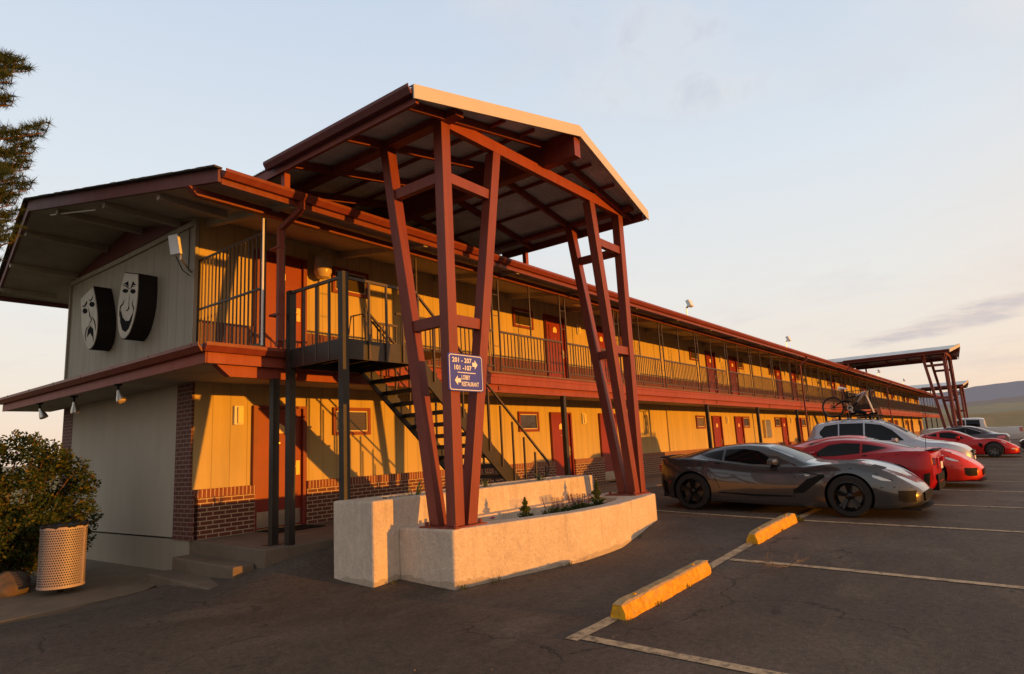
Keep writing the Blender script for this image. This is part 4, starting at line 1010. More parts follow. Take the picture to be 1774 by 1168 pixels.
for z, a, L in branches:
    p0 = Vector((PTX, PTY, z)); dr = Vector((math.cos(a), math.sin(a), .22)); pts = [p0 + dr * L * s + Vector((0, 0, .18 * L * s * s)) for s in (0, .35, .7, 1)]
    bb.tube(pts, [.035, .026, .016, .007], 5)
    for s in np.arange(.35, 1.01, .06):
        c = p0 + dr * L * s + Vector((0, 0, .18 * L * s * s)); 
        for sd in (-1, 1, 0):
            sd_v = Vector((-math.sin(a), math.cos(a), 0)) * sd * random.uniform(.15, .42) * (1.2 - s * .5) + Vector((0, 0, random.uniform(.0, .22)))
            e = c + sd_v; 
            if sd: bb.tube([c, e], [.008, .004], 4)
            tuft(e, sd_v + dr * .5)
nb.build('needles', 'needle', t, fixn=False); bb.build('branches', 'bark', t)

# ------------------------------------------------------------------ wheel stops, weeds, dry twig
def wstop(x0, x1, y, label):
    b = MB(); N = 18; rows = []
    for i in range(N + 1):
        x = x0 + (x1 - x0) * i / N; g = gz(x, y); e = .02 * (i in (0, N)); 
        rows.append([(x, y - .10 + e, g - .01), (x, y - .095 + e, g + .05), (x, y - .065 + e, g + .135 - e), (x, y - .045, g + .15 - e), (x, y + .045, g + .15 - e), (x, y + .065 - e, g + .135 - e), (x, y + .095 - e, g + .05), (x, y + .10 - e, g - .01)])
        for r in rows[-1:]:
            for j in range(len(r)): r[j] = (r[j][0] + random.gauss(0, .003), r[j][1] + random.gauss(0, .003), r[j][2] + random.gauss(0, .0025))
    n8 = 8; vs = [p for r in rows for p in r]
    for i in range(len(rows) - 1):
        for j in range(7):
            b.cur = 1 if j in (2, 3, 4) else 0; o8 = i * 8
            b.add([vs[o8 + j], vs[o8 + j + 1], vs[o8 + 8 + j + 1], vs[o8 + 8 + j]], [(0, 1, 2, 3)])
    b.cur = 0
    for px_ in (x0 + .35, x1 - .35): b.lathe([(.022, .0), (.022, .012), (0, .014)], (px_, y, gz(px_, y) + .148), 'z', 8)
    b.add(rows[0], [tuple(range(8))]); b.add(rows[-1], [tuple(range(8))])
    tag(b.build('wheel_stop', ['yellow', 'stoptop'], fixn=True), label, 'wheel stop', 'yellow concrete wheel stops')
wstop(.48, 2.62, -7.17, 'chipped yellow wheel stop, nearer one at the corner of the stall line')
wstop(4.35, 6.42, -7.17, 'yellow wheel stop, farther one close to the grey sports car')
b = MB()
for x, y, n, h in ((6.5, -7.22, 26, .12), (6.42, -7.3, 16, .08), (5.4, -7.3, 6, .06), (1.1, -7.29, 8, .05), (1.9, -7.29, 9, .06), (2.7, -7.2, 12, .08), (.45, -7.3, 6, .05), (4.3, -7.22, 7, .05), (.6, -5.15, 14, .07), (1.0, -5.28, 12, .08), (.3, -4.25, 8, .05), (2.2, -5.5, 10, .06), (-.45, -2.15, 8, .04), (4.2, -5.5, 8, .06)):
    for q in range(3): blades(b, (x + random.gauss(0, .05), y + random.gauss(0, .02), gz(x, y)), n // 2, h, .008, h * .8)
tag(b.build('weeds', 'weed', fixn=False), 'yellow green weeds growing from cracks by kerbs and planter', 'weeds', kind='stuff')
b = MB(); c0 = Vector((3.15, -7.95, gz(3.1, -7.9) + .01))
def branch(p, d, L, r, dep):
    q = p + d * L; q.z = max(gz(q.x, q.y) + .012, q.z); m = (p + q) / 2 + Vector((random.gauss(0, .012), random.gauss(0, .012), .01)); b.tube([p, m, q], [r, r * .8, r * .5], 4)
    if dep:
        for i in range(3): branch(p.lerp(q, random.uniform(.3, .95)), (d + Vector((random.gauss(0, .65), random.gauss(0, .65), random.uniform(-.15, .35)))).normalized(), L * .62, r * .6, dep - 1)
for dv in ((-.5, .6, .15), (-.8, .1, .1), (.3, -.5, .15)): branch(c0, Vector(dv).normalized(), .24, .005, 3)
tag(b.build('dry_tumbleweed_twig', 'twig'), 'dry branched twig lying on the asphalt beside the stall line', 'twig')
b = MB()
for i in range(60):
    x, y = random.uniform(-2, 9), random.uniform(-9.2, -6); s = random.uniform(.004, .014); b.box((x, y, gz(x, y)), (x + s, y + s * .8, gz(x, y) + s * .6))
tag(b.build('loose_gravel', 'walk'), 'scattered small stones on the asphalt', 'gravel', kind='stuff')

#CARS#
# ------------------------------------------------------------------ cars
def cr_interp(pts, s):
    """smooth monotone-ish interpolation of [(s, v)]"""
    n = len(pts)
    if s <= pts[0][0]: return pts[0][1]
    if s >= pts[-1][0]: return pts[-1][1]
    for i in range(n - 1):
        if s <= pts[i + 1][0]: break
    x0, y0 = pts[i]; x1, y1 = pts[i + 1]; h = x1 - x0; t = (s - x0) / h
    def slope(j):
        if j <= 0 or j >= n - 1: return None
        a = (pts[j][1] - pts[j - 1][1]) / (pts[j][0] - pts[j - 1][0]); b = (pts[j + 1][1] - pts[j][1]) / (pts[j + 1][0] - pts[j][0])
        return 0 if a * b <= 0 else 2 * a * b / (a + b)
    d = (y1 - y0) / h; m0 = slope(i); m1 = slope(i + 1); m0 = d if m0 is None else m0; m1 = d if m1 is None else m1
    return (2 * t**3 - 3 * t**2 + 1) * y0 + (t**3 - 2 * t**2 + t) * h * m0 + (-2 * t**3 + 3 * t**2) * y1 + (t**3 - t**2) * h * m1

class Car:
    def __init__(s, sp): s.sp = sp; s.L = sp['L']; s.cache = {}
    def g(s, key, x, dflt=None):
        v = s.sp.get(key, dflt)
        return cr_interp(v, x) if isinstance(v, (list, tuple)) else v
    def section(s, x):
        kx = round(x, 4)
        if kx in s.cache: return s.cache[kx]
        zb, W, ws, zh, wr, zr = (s.g(k_, x) for k_ in ('zb', 'W', 'ws', 'zh', 'wr', 'zr'))
        zw = s.g('zw', x, .5); drop = s.g('drop', x, .05); bow = s.sp.get('bow', .012)
        zw = min(max(zw, zb + .06), zh - .03); inset = s.g('inset', x, .05)
        zr = max(zr, zb + .05)
        cabin = zr - drop > zh + .04
        wg = ws - inset; zg = zh + (.012 if cabin else min(.0, zr - zh) * .3)
        zre = zr - drop if cabin else zh + (zr - zh) * .6 
        c = [(0, zb), (W * .80, zb), (W * .965, zb + .035), (W * .99, zb + (zw - zb) * .45), (W, zw), (W - (W - ws) * .35, zw + (zh - zw) * .62), (ws, zh), (wg, zg), (wr, zre), (wr * .55, zre + (zr - zre) * .72), (0, zr)]
        out = []; SUB = 3
        for i in range(len(c) - 1):
            p0 = c[max(i - 1, 0)]; p1 = c[i]; p2 = c[i + 1]; p3 = c[min(i + 2, len(c) - 1)]
            for j in range(SUB):
                t = j / SUB
                if i in (0, 1, 7): q = (p1[0] + (p2[0] - p1[0]) * t + (bow * math.sin(math.pi * t) if i == 7 and cabin else 0), p1[1] + (p2[1] - p1[1]) * t)
                else:
                    # damped Catmull-Rom
                    q = []
                    for a in (0, 1):
                        m1 = (p2[a] - p0[a]) * .3; m2 = (p3[a] - p1[a]) * .3
                        if i in (6, 7) : m1 *= .5
                        q.append((2 * t**3 - 3 * t**2 + 1) * p1[a] + (t**3 - 2 * t**2 + t) * m1 + (-2 * t**3 + 3 * t**2) * p2[a] + (t**3 - t**2) * m2)
                out.append(tuple(q))
        out.append(c[-1]); s.cache[kx] = out; return out
    def P(s, x, y, z): return (x, x * 0 + y, z)
    def loft(s):
        L = s.L; st = sorted(set([0, .02, .05, .09, .14, .2, .28] + [round(.36 + i * (L - .72) / 52, 3) for i in range(53)] + [L - .28, L - .2, L - .13, L - .08, L - .04, L - .015, L]))
        rows = []
        for x in st:
            q = s.section(x); r = [(-a, x, z) for a, z in q] + [(a, x, z) for a, z in reversed(q[1:-1])]
            # nose / tail rake of plan view
            rows.append([(a, y + s.g('plan', x, 0.0) * (abs(a) / .9) ** 2.4, z) for a, y, z in r])
        n = len(rows[0]); b = MB(); vs = [p for r in rows for p in r]
        fs = [(i * n + j, i * n + (j + 1) % n, (i + 1) * n + (j + 1) % n, (i + 1) * n + j) for i in range(len(rows) - 1) for j in range(n)]
        fs.append(tuple(range(n))[::-1]); fs.append(tuple((len(rows) - 1) * n + j for j in range(n)))
        b.add(vs, fs); return b
    def side(s, x, z, off=.004):
        q = s.section(x)[3:]; k0 = None
        for i in range(len(q) - 1):
            if q[i + 1][1] > q[i][1] and q[i][1] <= z <= q[i + 1][1] and i <= 24:
                t = (z - q[i][1]) / (q[i + 1][1] - q[i][1] + 1e-9); w = q[i][0] + (q[i + 1][0] - q[i][0]) * t; k0 = i
        if k0 is None: w = max(p[0] for p in q)
        return (w + off, x + s.g('plan', x, 0.0) * (w / .9) ** 2.4, z)
    def top(s, x, a, off=.004):
        q = s.section(x); z = q[-1][1]
        for i in range(len(q) - 1, 12, -1):
            if q[i][0] <= abs(a) <= q[i - 1][0]: t = (abs(a) - q[i][0]) / (q[i - 1][0] - q[i][0] + 1e-9); z = q[i][1] + (q[i - 1][1] - q[i][1]) * t; break
        return (a, x + s.g('plan', x, 0.0) * (abs(a) / .9) ** 2.4, z + off)
def poly_at(pl, t):
    ts = [0.0]
    for a, b in zip(pl[:-1], pl[1:]): ts.append(ts[-1] + math.hypot(b[0] - a[0], b[1] - a[1]))
    u = t * ts[-1]
    for i in range(len(pl) - 1):
        if u <= ts[i + 1] + 1e-9: 
            f = (u - ts[i]) / (ts[i + 1] - ts[i] + 1e-9); return (pl[i][0] + (pl[i + 1][0] - pl[i][0]) * f, pl[i][1] + (pl[i + 1][1] - pl[i][1]) * f)
    return pl[-1]
def patch(fn, lo, hi, sgn=1, nx=22, nz=5):
    """grid between two polylines given in surface coordinates"""
    rows = []
    for i in range(nx + 1):
        a = poly_at(lo, i / nx); c = poly_at(hi, i / nx)
        rows.append([fn(a[0] + (c[0] - a[0]) * j / nz, a[1] + (c[1] - a[1]) * j / nz) for j in range(nz + 1)])
    if sgn < 0: rows = [[(-p[0], p[1], p[2]) for p in r] for r in rows]
    return rows

def wheel(parent, cx, cy, R, w, rim, spokes, side, rr=.70):
    t = MB(); r0 = R * rr
    prof = [(r0, -w / 2), (R * .93, -w / 2), (R * .985, -w / 2 + .02), (R, -w / 2 + .045), (R, w / 2 - .045), (R * .985, w / 2 - .02), (R * .93, w / 2), (r0, w / 2), (r0 - .005, 0), (r0, -w / 2)]
    t.lathe([(a, h) for a, h in prof], (cx, cy, R), 'x', 40)
    W_ = t.build('wheel', 'rubber', parent, smooth=True)
    b = MB(); o = side * (w / 2)
    b.lathe([(r0 + .004, o * 1.02), (r0 - .012, o * 1.04), (r0 - .03, o * .85), (r0 - .035, -o * .2), (0, -o * .25)], (cx, cy, R), 'x', 36)
    for i in range(spokes[0]):
        for dd in spokes[1]:
            a = 2 * math.pi * i / spokes[0] + .3; a1 = a + dd
            p = Vector((cx + o * .72, cy + .06 * math.cos(a), R + .06 * math.sin(a))); q = Vector((cx + o * .93, cy + (r0 - .015) * math.cos(a1), R + (r0 - .015) * math.sin(a1)))
            b.bar(p, q, .045 * spokes[2], .034, (side, 0, 0))
    b.lathe([(0, o * .92), (.035, o * .92), (.06, o * .82), (.07, o * .6)], (cx, cy, R), 'x', 16)
    b.build('rim', rim, W_, smooth=True)
    b = MB(); b.lathe([(0, o * .1), (r0 * .78, o * .1), (r0 * .78, o * .3), (0, o * .3)], (cx, cy, R), 'x', 24); b.build('brake_disc', 'rimgun', W_)

def make_car(name, sp, loc, rotz, label, cat, paint, rim, spokes=(5, (-.13, .13), 1)):
    R = empty(name, (0, 0, 0), label, cat)
    car = Car(sp); L = car.L
    mb = car.loft(); body = mb.build('body', paint, R, smooth=True)
    body.data.materials.append(M['plastic'])
    # cut the wheel openings
    cut = MB(); wr_ = sp.get('arch', sp['R'] + .045)
    for cy in sp['axles']:
        for sg in (-1, 1):
            n = 36; sq = sp.get('arch_sq', 1.0)
            poly = []
            for i in range(n):
                a = 2 * math.pi * i / n; poly.append((sg * .52, cy + wr_ * math.cos(a), sp['R'] + wr_ * math.sin(a) * sq))
            cut.prism(poly, (sg * .9, 0, 0))
    co_ = cut.build('cutter', 'plastic', R)
    md = body.modifiers.new('b', 'BOOLEAN'); md.object = co_; md.operation = 'DIFFERENCE'; md.solver = 'EXACT'
    bpy.context.view_layer.update(); dg = bpy.context.evaluated_depsgraph_get()
    me = bpy.data.meshes.new_from_object(body.evaluated_get(dg)); body.modifiers.clear(); body.data = me
    me.polygons.foreach_set('use_smooth', [True] * len(me.polygons))
    try: me.set_sharp_from_angle(angle=rad(38))
    except Exception: pass
    me.materials.clear(); me.materials.append(M[paint]); me.materials.append(M['plastic'])
    for p in me.polygons:
        w = p.center + Vector(WO[body.name]); p.material_index = 0
        for cy in sp['axles']:
            d = math.hypot(w.y - cy, w.z - sp['R'])
            nrm = p.normal; inward = Vector((0, cy - w.y, sp['R'] - w.z))
            if d < wr_ * 1.03 and abs(w.x) > .5 and (abs(nrm.x) < .5 and inward.length > 0 and nrm.dot(inward.normalized()) > .5): p.material_index = 1
            if d < wr_ * .98 and abs(abs(w.x) - .52) < .02: p.material_index = 1
    bpy.data.objects.remove(co_)
    for cy in sp['axles']:
        for sg in (-1, 1):
            ww = sp.get('tw', .25); x = sg * (sp['track'] / 2)
            wheel(R, x, cy, sp['R'], ww, rim, spokes, sg)
    for nm, mat, kind, lo, hi in sp['patches']:
        if kind == 'side':
            for sg in (-1, 1):
                b = MB(); b.grid(patch(car.side, lo, hi, sg)); b.build(nm, mat, R, smooth=True, fixn=False)
        elif kind == 'top':
            b = MB(); b.grid(patch(car.top, lo, hi, 1, 12, 14)); b.build(nm, mat, R, smooth=True, fixn=False)
        elif kind == 'top2':
            for sg in (-1, 1): b = MB(); b.grid(patch(car.top, lo, hi, sg)); b.build(nm, mat, R, smooth=True, fixn=False)
    # seams: thin dark strips on the side
    b = MB()
    for line in sp.get('seams', []):
        for sg in (-1, 1):
            for p, q in zip(line[:-1], line[1:]):
                dx = q[0] - p[0]; dz = q[1] - p[1]; l = math.hypot(dx, dz); ox_, oz = -dz / l * .0055, dx / l * .0055
                P4 = [car.side(p[0] - ox_, p[1] - oz, .002), car.side(q[0] - ox_, q[1] - oz, .002), car.side(q[0] + ox_, q[1] + oz, .002), car.side(p[0] + ox_, p[1] + oz, .002)]
                b.add([(sg * v[0], v[1], v[2]) for v in P4], [(0, 1, 2, 3)])
    if b.v: b.build('door_seam', 'plastic', R, fixn=False)
    # front and rear boxes
    for nm, mat, a, c in sp.get('boxes', []):
        b = MB(); b.box(a, c); b.build(nm, mat, R, bevel=.008)
    if 'mirror' in sp:
        my, mz = sp['mirror']; sx_ = car.side(my, mz - .02)[0]
        for sg in (-1, 1):
            b = MB(); ring = []
            for k_ in range(5):
                t = k_ / 4; s_ = .6 + .4 * math.sin(math.pi * min(1, t + .15)); cx = sg * (sx_ - .02 + t * .24)
                ring.append([(cx, my - .03 - .075 * s_ + .03 * t, mz - .0), (cx, my - .03 - .05 * s_ + .03 * t, mz + .06 * s_), (cx, my + .06, mz + .065 * s_), (cx, my + .065, mz - .055 * s_), (cx, my - .03 - .04 * s_, mz - .06 * s_), (cx, my - .03 - .075 * s_ + .03 * t, mz - .0)])
            b.grid(ring); b.add(ring[-1][:5], [(0, 1, 2, 3, 4)]); b.bar((sg * (sx_ - .05), my, mz - .04), (sg * (sx_ + .03), my, mz - .02), .07, .03)
            b.build('mirror', sp.get('mirror_mat', paint), R, smooth=True)
    for nm, mat, fn in sp.get('extra', []):
        b = MB(); fn(b); b.build(nm, mat, R)
    R.location = loc; R.rotation_euler = (sp.get('pitch', 0), 0, rotz)
    # centre the model on its own origin: shift children so that local y=0 is mid car
    for ch in [o for o in COL.objects if o.parent == R]: ch.location.y -= L / 2
    return R

def mir(nm, mat, a, c):
    return [(nm, mat, a, c), (nm, mat, (-a[0], a[1], a[2]), (-c[0], c[1], c[2]))]
def c7_splitter(b):
    xs_ = [-.78 + .13 * i for i in range(13)]; f = [(x, .10 * (abs(x) / .9) ** 2.4 - .03, .15) for x in xs_]
    b.prism(f + [(.76, .34, .15), (-.76, .34, .15)], (0, 0, .018))
def c7_spoiler(b):
    xs_ = [-.70 + .14 * i for i in range(11)]; f = [(x, 4.57 - .10 * (abs(x) / .9) ** 2.4, .985 - .02 * abs(x)) for x in xs_]; r = [(x, y - .16, z - .01) for x, y, z in reversed(f)]
    b.prism(f + r, (0, 0, .022))
C7 = dict(L=4.55, R=.345, axles=(1.05, 3.80), track=1.60, tw=.26, arch=.385,
    zb=[(0, .25), (.1, .17), (.5, .13), (1.9, .115), (3.4, .14), (4.2, .17), (4.45, .22), (4.55, .36)],
    W=[(0, .50), (.05, .66), (.15, .79), (.35, .88), (.7, .925), (1.05, .935), (1.5, .905), (2.2, .885), (3.0, .905), (3.7, .94), (4.1, .93), (4.4, .87), (4.55, .80)],
    zw=[(0, .36), (.3, .42), (1, .58), (2, .52), (3, .56), (3.8, .66), (4.55, .6)],
    ws=[(0, .42), (.1, .62), (.3, .74), (.6, .80), (1.05, .835), (1.5, .82), (2.2, .79), (3, .80), (3.7, .83), (4.2, .80), (4.55, .74)],
    zh=[(0, .42), (.06, .50), (.2, .62), (.4, .735), (.7, .84), (1.05, .885), (1.4, .86), (1.9, .815), (2.3, .815), (2.7, .835), (3.2, .895), (3.7, .95), (4.1, .97), (4.4, .97), (4.52, .92), (4.55, .80)],
    wr=[(0, .30), (.5, .5), (1.6, .62), (1.75, .68), (2.05, .64), (2.35, .58), (2.8, .55), (3.3, .54), (3.7, .50), (4.1, .46), (4.4, .5), (4.55, .45)],
    zr=[(0, .43), (.06, .50), (.2, .59), (.5, .72), (1.0, .845), (1.45, .90), (1.68, .915), (2.0, 1.045), (2.3, 1.165), (2.55, 1.222), (2.85, 1.238), (3.15, 1.222), (3.5, 1.175), (3.9, 1.09), (4.25, 1.01), (4.45, .985), (4.53, .95), (4.55, .82)],
    drop=[(0, .03), (1.6, .03), (1.9, .05), (2.3, .06), (3, .055), (3.7, .05), (4.2, .03), (4.5, .01)], inset=.045,
    plan=[(0, .10), (.1, .12), (.4, .06), (.8, 0), (4.1, 0), (4.4, -.05), (4.55, -.10)],
    mirror=(2.28, .90),
    patches=[
        ('side_window', 'glass', 'side', [(2.20, .845), (2.7, .865), (3.19, .925)], [(2.22, .86), (2.40, .99), (2.58, 1.095), (2.85, 1.135), (3.19, 1.125)]),
        ('quarter_window', 'glass', 'side', [(3.235, .932), (3.5, .985), (3.70, 1.03)], [(3.235, 1.115), (3.45, 1.085), (3.705, 1.035)]),
        ('windshield', 'glass', 'top', [(1.76, -.60), (2.38, -.50)], [(1.76, .60), (2.38, .50)]),
        ('rear_window', 'glass', 'top', [(3.35, -.42), (4.15, -.36)], [(3.35, .42), (4.15, .36)]),
        ('hood_vent', 'plastic', 'top', [(.62, -.26), (.82, -.30)], [(.62, .26), (.82, .30)]),
        ('side_vent', 'plastic', 'side', [(1.92, .365), (1.77, .375), (1.58, .525), (1.40, .665)], [(1.95, .41), (1.86, .475), (1.70, .615), (1.43, .705)]),
        ('vent_crease', 'plastic', 'side', [(1.44, .670), (1.62, .700), (1.80, .745)], [(1.44, .686), (1.62, .716), (1.80, .752)]),
        ('headlight', 'lens', 'side', [(.36, .60), (.52, .615), (.66, .665)], [(.36, .612), (.54, .675), (.67, .70)]),
        ('bumper_grille', 'plastic', 'side', [(.055, .27), (.17, .27), (.24, .30)], [(.05, .45), (.15, .45), (.25, .455)]),
        ('rear_corner_panel', 'plastic', 'side', [(4.33, .20), (4.44, .24)], [(4.36, .52), (4.50, .56)]),
        ('door_handle', 'plastic', 'side', [(3.24, .862), (3.33, .868)], [(3.25, .885), (3.34, .892)]), ('fender_badge', 'steel', 'side', [(1.66, .665), (1.73, .665)], [(1.65, .69), (1.74, .69)]), ('side_marker', 'redlens', 'side', [(4.24, .50), (4.30, .50)], [(4.24, .53), (4.30, .53)]), ('sill_shadow_line', 'plastic', 'side', [(1.97, .30), (2.6, .29), (3.24, .33)], [(1.97, .325), (2.6, .33), (3.30, .355)])],
    seams=[[(3.22, .145), (2.6, .135), (1.96, .135)], [(.10, .50), (.30, .51), (.52, .50), (.66, .47)], [(3.40, .62), (3.46, .74), (3.62, .86), (3.9, .91), (4.3, .90), (4.5, .84)], [(1.86, .80), (1.91, .65), (1.925, .45), (1.94, .28), (1.95, .14)], [(3.36, .92), (3.36, .80), (3.33, .6), (3.25, .42)], [(.20, .60), (.35, .62), (.6, .72), (1.0, .80), (1.4, .80)]],
    boxes=[('front_grille', 'plastic', (-.48, .012, .27), (.48, -.004, .41)), 
           ('rear_diffuser', 'plastic', (-.60, 4.40, .20), (.60, 4.535, .50)),
           ('number_plate', 'whitebox', (-.16, 4.552, .60), (.16, 4.568, .74))] + mir('tail_light', 'redlens', (.40, 4.50, .70), (.56, 4.562, .84)) + mir('tail_light', 'redlens', (.60, 4.44, .70), (.75, 4.535, .84)),
    extra=[('front_splitter', 'plastic', c7_splitter), ('rear_spoiler', 'plastic', c7_spoiler)])
gx = lambda x, y: gz(x, y) 
def place(name, sp, x, yfront, nose_out, label, cat, paint, rim, spokes=(5, (-.13, .13), 1), dz=0):
    L = sp['L']; cy = yfront + L / 2 if nose_out else yfront - L / 2
    a = sp['axles'][0]; b_ = sp['axles'][1]
    if nose_out: y1, y2 = yfront + a, yfront + b_
    else: y1, y2 = yfront - a, yfront - b_
    z1, z2 = gz(x, y1), gz(x, y2); pitch = math.atan2(z2 - z1, abs(y2 - y1))       # rear - front
    s2 = dict(sp); s2['pitch'] = pitch
    zc = z1 + (z2 - z1) * ((L / 2 - a) / (b_ - a))
    return make_car(name, s2, (x, cy, zc + dz), 0 if nose_out else math.pi, label, cat, paint, rim, spokes)
place('sports_car', C7, 8.06, -8.96, True, 'dark grey low sports coupe with black wheels parked nose out beside the planter', 'car', 'p_grey', 'rimblack', (5, (-.14, .14), .9))
C7R = dict(C7); C7R['extra'] = C7['extra'] + [('antenna', 'plastic', lambda b: b.tube([(.50, 4.36, .93), (.50, 4.38, 1.30)], .005, 5))]
place('sports_car', C7R, 11.1, -4.36, False, 'crimson sports coupe parked nose in, its tail toward the lot, beside the grey coupe', 'car', 'p_red', 'rimsilver', (5, (-.10, .10), .8))
place('sports_car', C7, 14.05, -9.50, True, 'bright orange red sports coupe nose out between the crimson coupe and the silver SUV', 'car', 'p_orange', 'rimgun')

SUV = dict(L=4.43, R=.345, axles=(.88, 3.48), track=1.56, tw=.235, arch=.40,
    zb=[(0, .34), (.1, .25), (.5, .2), (2, .2), (4, .22), (4.3, .3), (4.43, .42)],
    W=[(0, .62), (.06, .74), (.2, .84), (.5, .895), (1, .905), (2.5, .905), (3.6, .9), (4.1, .87), (4.35, .8), (4.43, .72)],
    zw=[(0, .5), (1, .6), (3, .62), (4.4, .6)],
    ws=[(0, .56), (.1, .68), (.3, .77), (.8, .83), (1.3, .845), (3, .84), (4, .80), (4.43, .70)],
    zh=[(0, .66), (.06, .76), (.2, .86), (.5, .94), (1.0, .985), (2, 1.0), (3, 1.04), (4, 1.09), (4.35, 1.08), (4.43, .95)],
    wr=[(0, .35), (.9, .6), (1.15, .72), (1.6, .68), (2.1, .62), (3, .61), (3.8, .59), (4.2, .58), (4.43, .5)],
    zr=[(0, .68), (.06, .80), (.2, .90), (.6, 1.0), (1.05, 1.06), (1.22, 1.10), (1.6, 1.34), (1.95, 1.54), (2.25, 1.635), (2.8, 1.67), (3.4, 1.655), (3.9, 1.60), (4.1, 1.53), (4.25, 1.30), (4.38, 1.10), (4.43, .96)],
    drop=[(0, .02), (1.1, .03), (2, .06), (4, .05), (4.3, .03)], inset=.035,
    plan=[(0, .10), (.3, .06), (.7, 0), (4.0, 0), (4.43, -.10)], mirror=(1.78, 1.06),
    patches=[('side_window', 'glass', 'side', [(1.55, 1.045), (2.55, 1.065)], [(1.57, 1.07), (1.85, 1.35), (2.12, 1.50), (2.55, 1.555)]),
             ('side_window', 'glass', 'side', [(2.60, 1.065), (3.30, 1.09)], [(2.60, 1.56), (3.30, 1.555)]),
             ('quarter_window', 'glass', 'side', [(3.34, 1.095), (3.78, 1.14), (3.9, 1.25)], [(3.34, 1.55), (3.74, 1.50), (3.9, 1.33)]),
             ('windshield', 'glass', 'top', [(1.30, -.66), (2.06, -.56)], [(1.30, .66), (2.06, .56)]),
             ('tailgate_window', 'glass', 'top', [(4.13, -.5), (4.34, -.5)], [(4.13, .5), (4.34, .5)]),
             ('headlight', 'lens', 'side', [(.10, .72), (.3, .74), (.58, .83)], [(.12, .82), (.32, .87), (.60, .88)]),
             ('fog_lamp_recess', 'plastic', 'side', [(.06, .42), (.26, .42)], [(.06, .55), (.26, .55)]),
             ('tail_light', 'redlens', 'side', [(4.02, .90), (4.30, .88)], [(4.05, 1.06), (4.32, 1.05)]),
             ('sill_trim', 'plastic', 'side', [(1.3, .27), (3.05, .27)], [(1.3, .36), (3.05, .36)])],
    seams=[[(1.45, .98), (1.40, .7), (1.42, .38)], [(2.57, 1.04), (2.57, .7), (2.57, .38)], [(3.32, 1.07), (3.30, .85), (3.12, .6)]],
    boxes=[('grille', 'plastic', (-.42, -.002, .62), (.42, .05, .76)), ('chrome_bar', 'steel', (-.41, -.012, .66), (.41, -.003, .675)), ('chrome_bar', 'steel', (-.41, -.012, .71), (.41, -.003, .725)),
           ('lower_intake', 'plastic', (-.5, .0, .36), (.5, .04, .52)), ('number_plate', 'whitebox', (-.2, -.014, .50), (.2, -.001, .60))])
_f = lambda v: v if v <= 2.4 else 2.4 + (v - 2.4) * .92
for k_ in ('zb', 'W', 'zw', 'ws', 'zh', 'wr', 'zr', 'drop', 'plan'): SUV[k_] = [(_f(a), b) for a, b in SUV[k_]]
SUV['patches'] = [(n_, m_, t_, [(_f(a), b) for a, b in lo], [(_f(a), b) for a, b in hi]) for n_, m_, t_, lo, hi in SUV['patches']]
SUV['seams'] = [[(_f(a), b) for a, b in l] for l in SUV['seams']]; SUV['L'] = _f(4.43); SUV['axles'] = (.88, 3.42)
def rails(b):
    for sg in (-1, 1):
        b.tube([(sg * .60, 2.15, 1.60), (sg * .60, 2.3, 1.66), (sg * .60, 3.0, 1.69), (sg * .59, 3.5, 1.65), (sg * .585, 3.64, 1.59)], .016, 6)
def bars(b):
    for y in (2.38, 3.2): b.box((-.66, y - .03, 1.745), (.66, y + .03, 1.77)); [b.box((sg * .60 - .03, y - .03, 1.66), (sg * .60 + .03, y + .03, 1.745)) for sg in (-1, 1)]
def tray(b): b.box((-.05, 2.1, 1.775), (.05, 3.75, 1.795))
SUV['extra'] = [('roof_rail', 'steel', rails), ('roof_crossbar', 'plastic', bars), ('bike_tray', 'plastic', tray)]
place('suv', SUV, 17.2, -9.18, True, 'silver SUV with roof rack carrying a mountain bike', 'car', 'p_silver', 'rimsilver')

C6 = dict(C7); C6.update(L=4.44, axles=(.93, 3.61),
    zh=[(0, .40), (.06, .48), (.2, .58), (.4, .69), (.7, .80), (.98, .845), (1.4, .82), (1.9, .80), (2.5, .82), (3.2, .90), (3.7, .95), (4.1, .96), (4.38, .94), (4.44, .80)],
    zr=[(0, .41), (.06, .48), (.3, .62), (.8, .76), (1.3, .84), (1.55, .87), (2.0, 1.06), (2.3, 1.18), (2.6, 1.235), (2.9, 1.235), (3.3, 1.16), (3.7, 1.06), (4.05, .985), (4.38, .95), (4.44, .82)])
C6['patches'] = [('side_window', 'glass', 'side', [(2.02, .835), (2.6, .845), (3.0, .90)], [(2.04, .86), (2.30, 1.06), (2.6, 1.15), (3.0, 1.125)]),
                 ('quarter_window', 'glass', 'side', [(3.12, .93), (3.5, 1.0)], [(3.12, 1.11), (3.5, 1.015)]),
                 ('windshield', 'glass', 'top', [(1.62, -.60), (2.32, -.50)], [(1.62, .60), (2.32, .50)]),
                 ('rear_window', 'glass', 'top', [(3.2, -.4), (4.0, -.36)], [(3.2, .4), (4.0, .36)]),
                 ('headlight', 'lens', 'side', [(.42, .62), (.62, .70)], [(.44, .67), (.66, .755)]), ('side_cove', 'plastic', 'side', [(1.36, .42), (1.48, .5)], [(1.36, .62), (1.52, .66)]),
                 ('fog_lamp', 'lens', 'side', [(.10, .36), (.22, .36)], [(.10, .42), (.22, .42)])]
place('sports_car', C6, 33.0, -10.08, True, 'bright red older sports coupe parked nose out beyond the silver SUV', 'car', 'p_c6', 'rimgun', (10, (0,), 1))

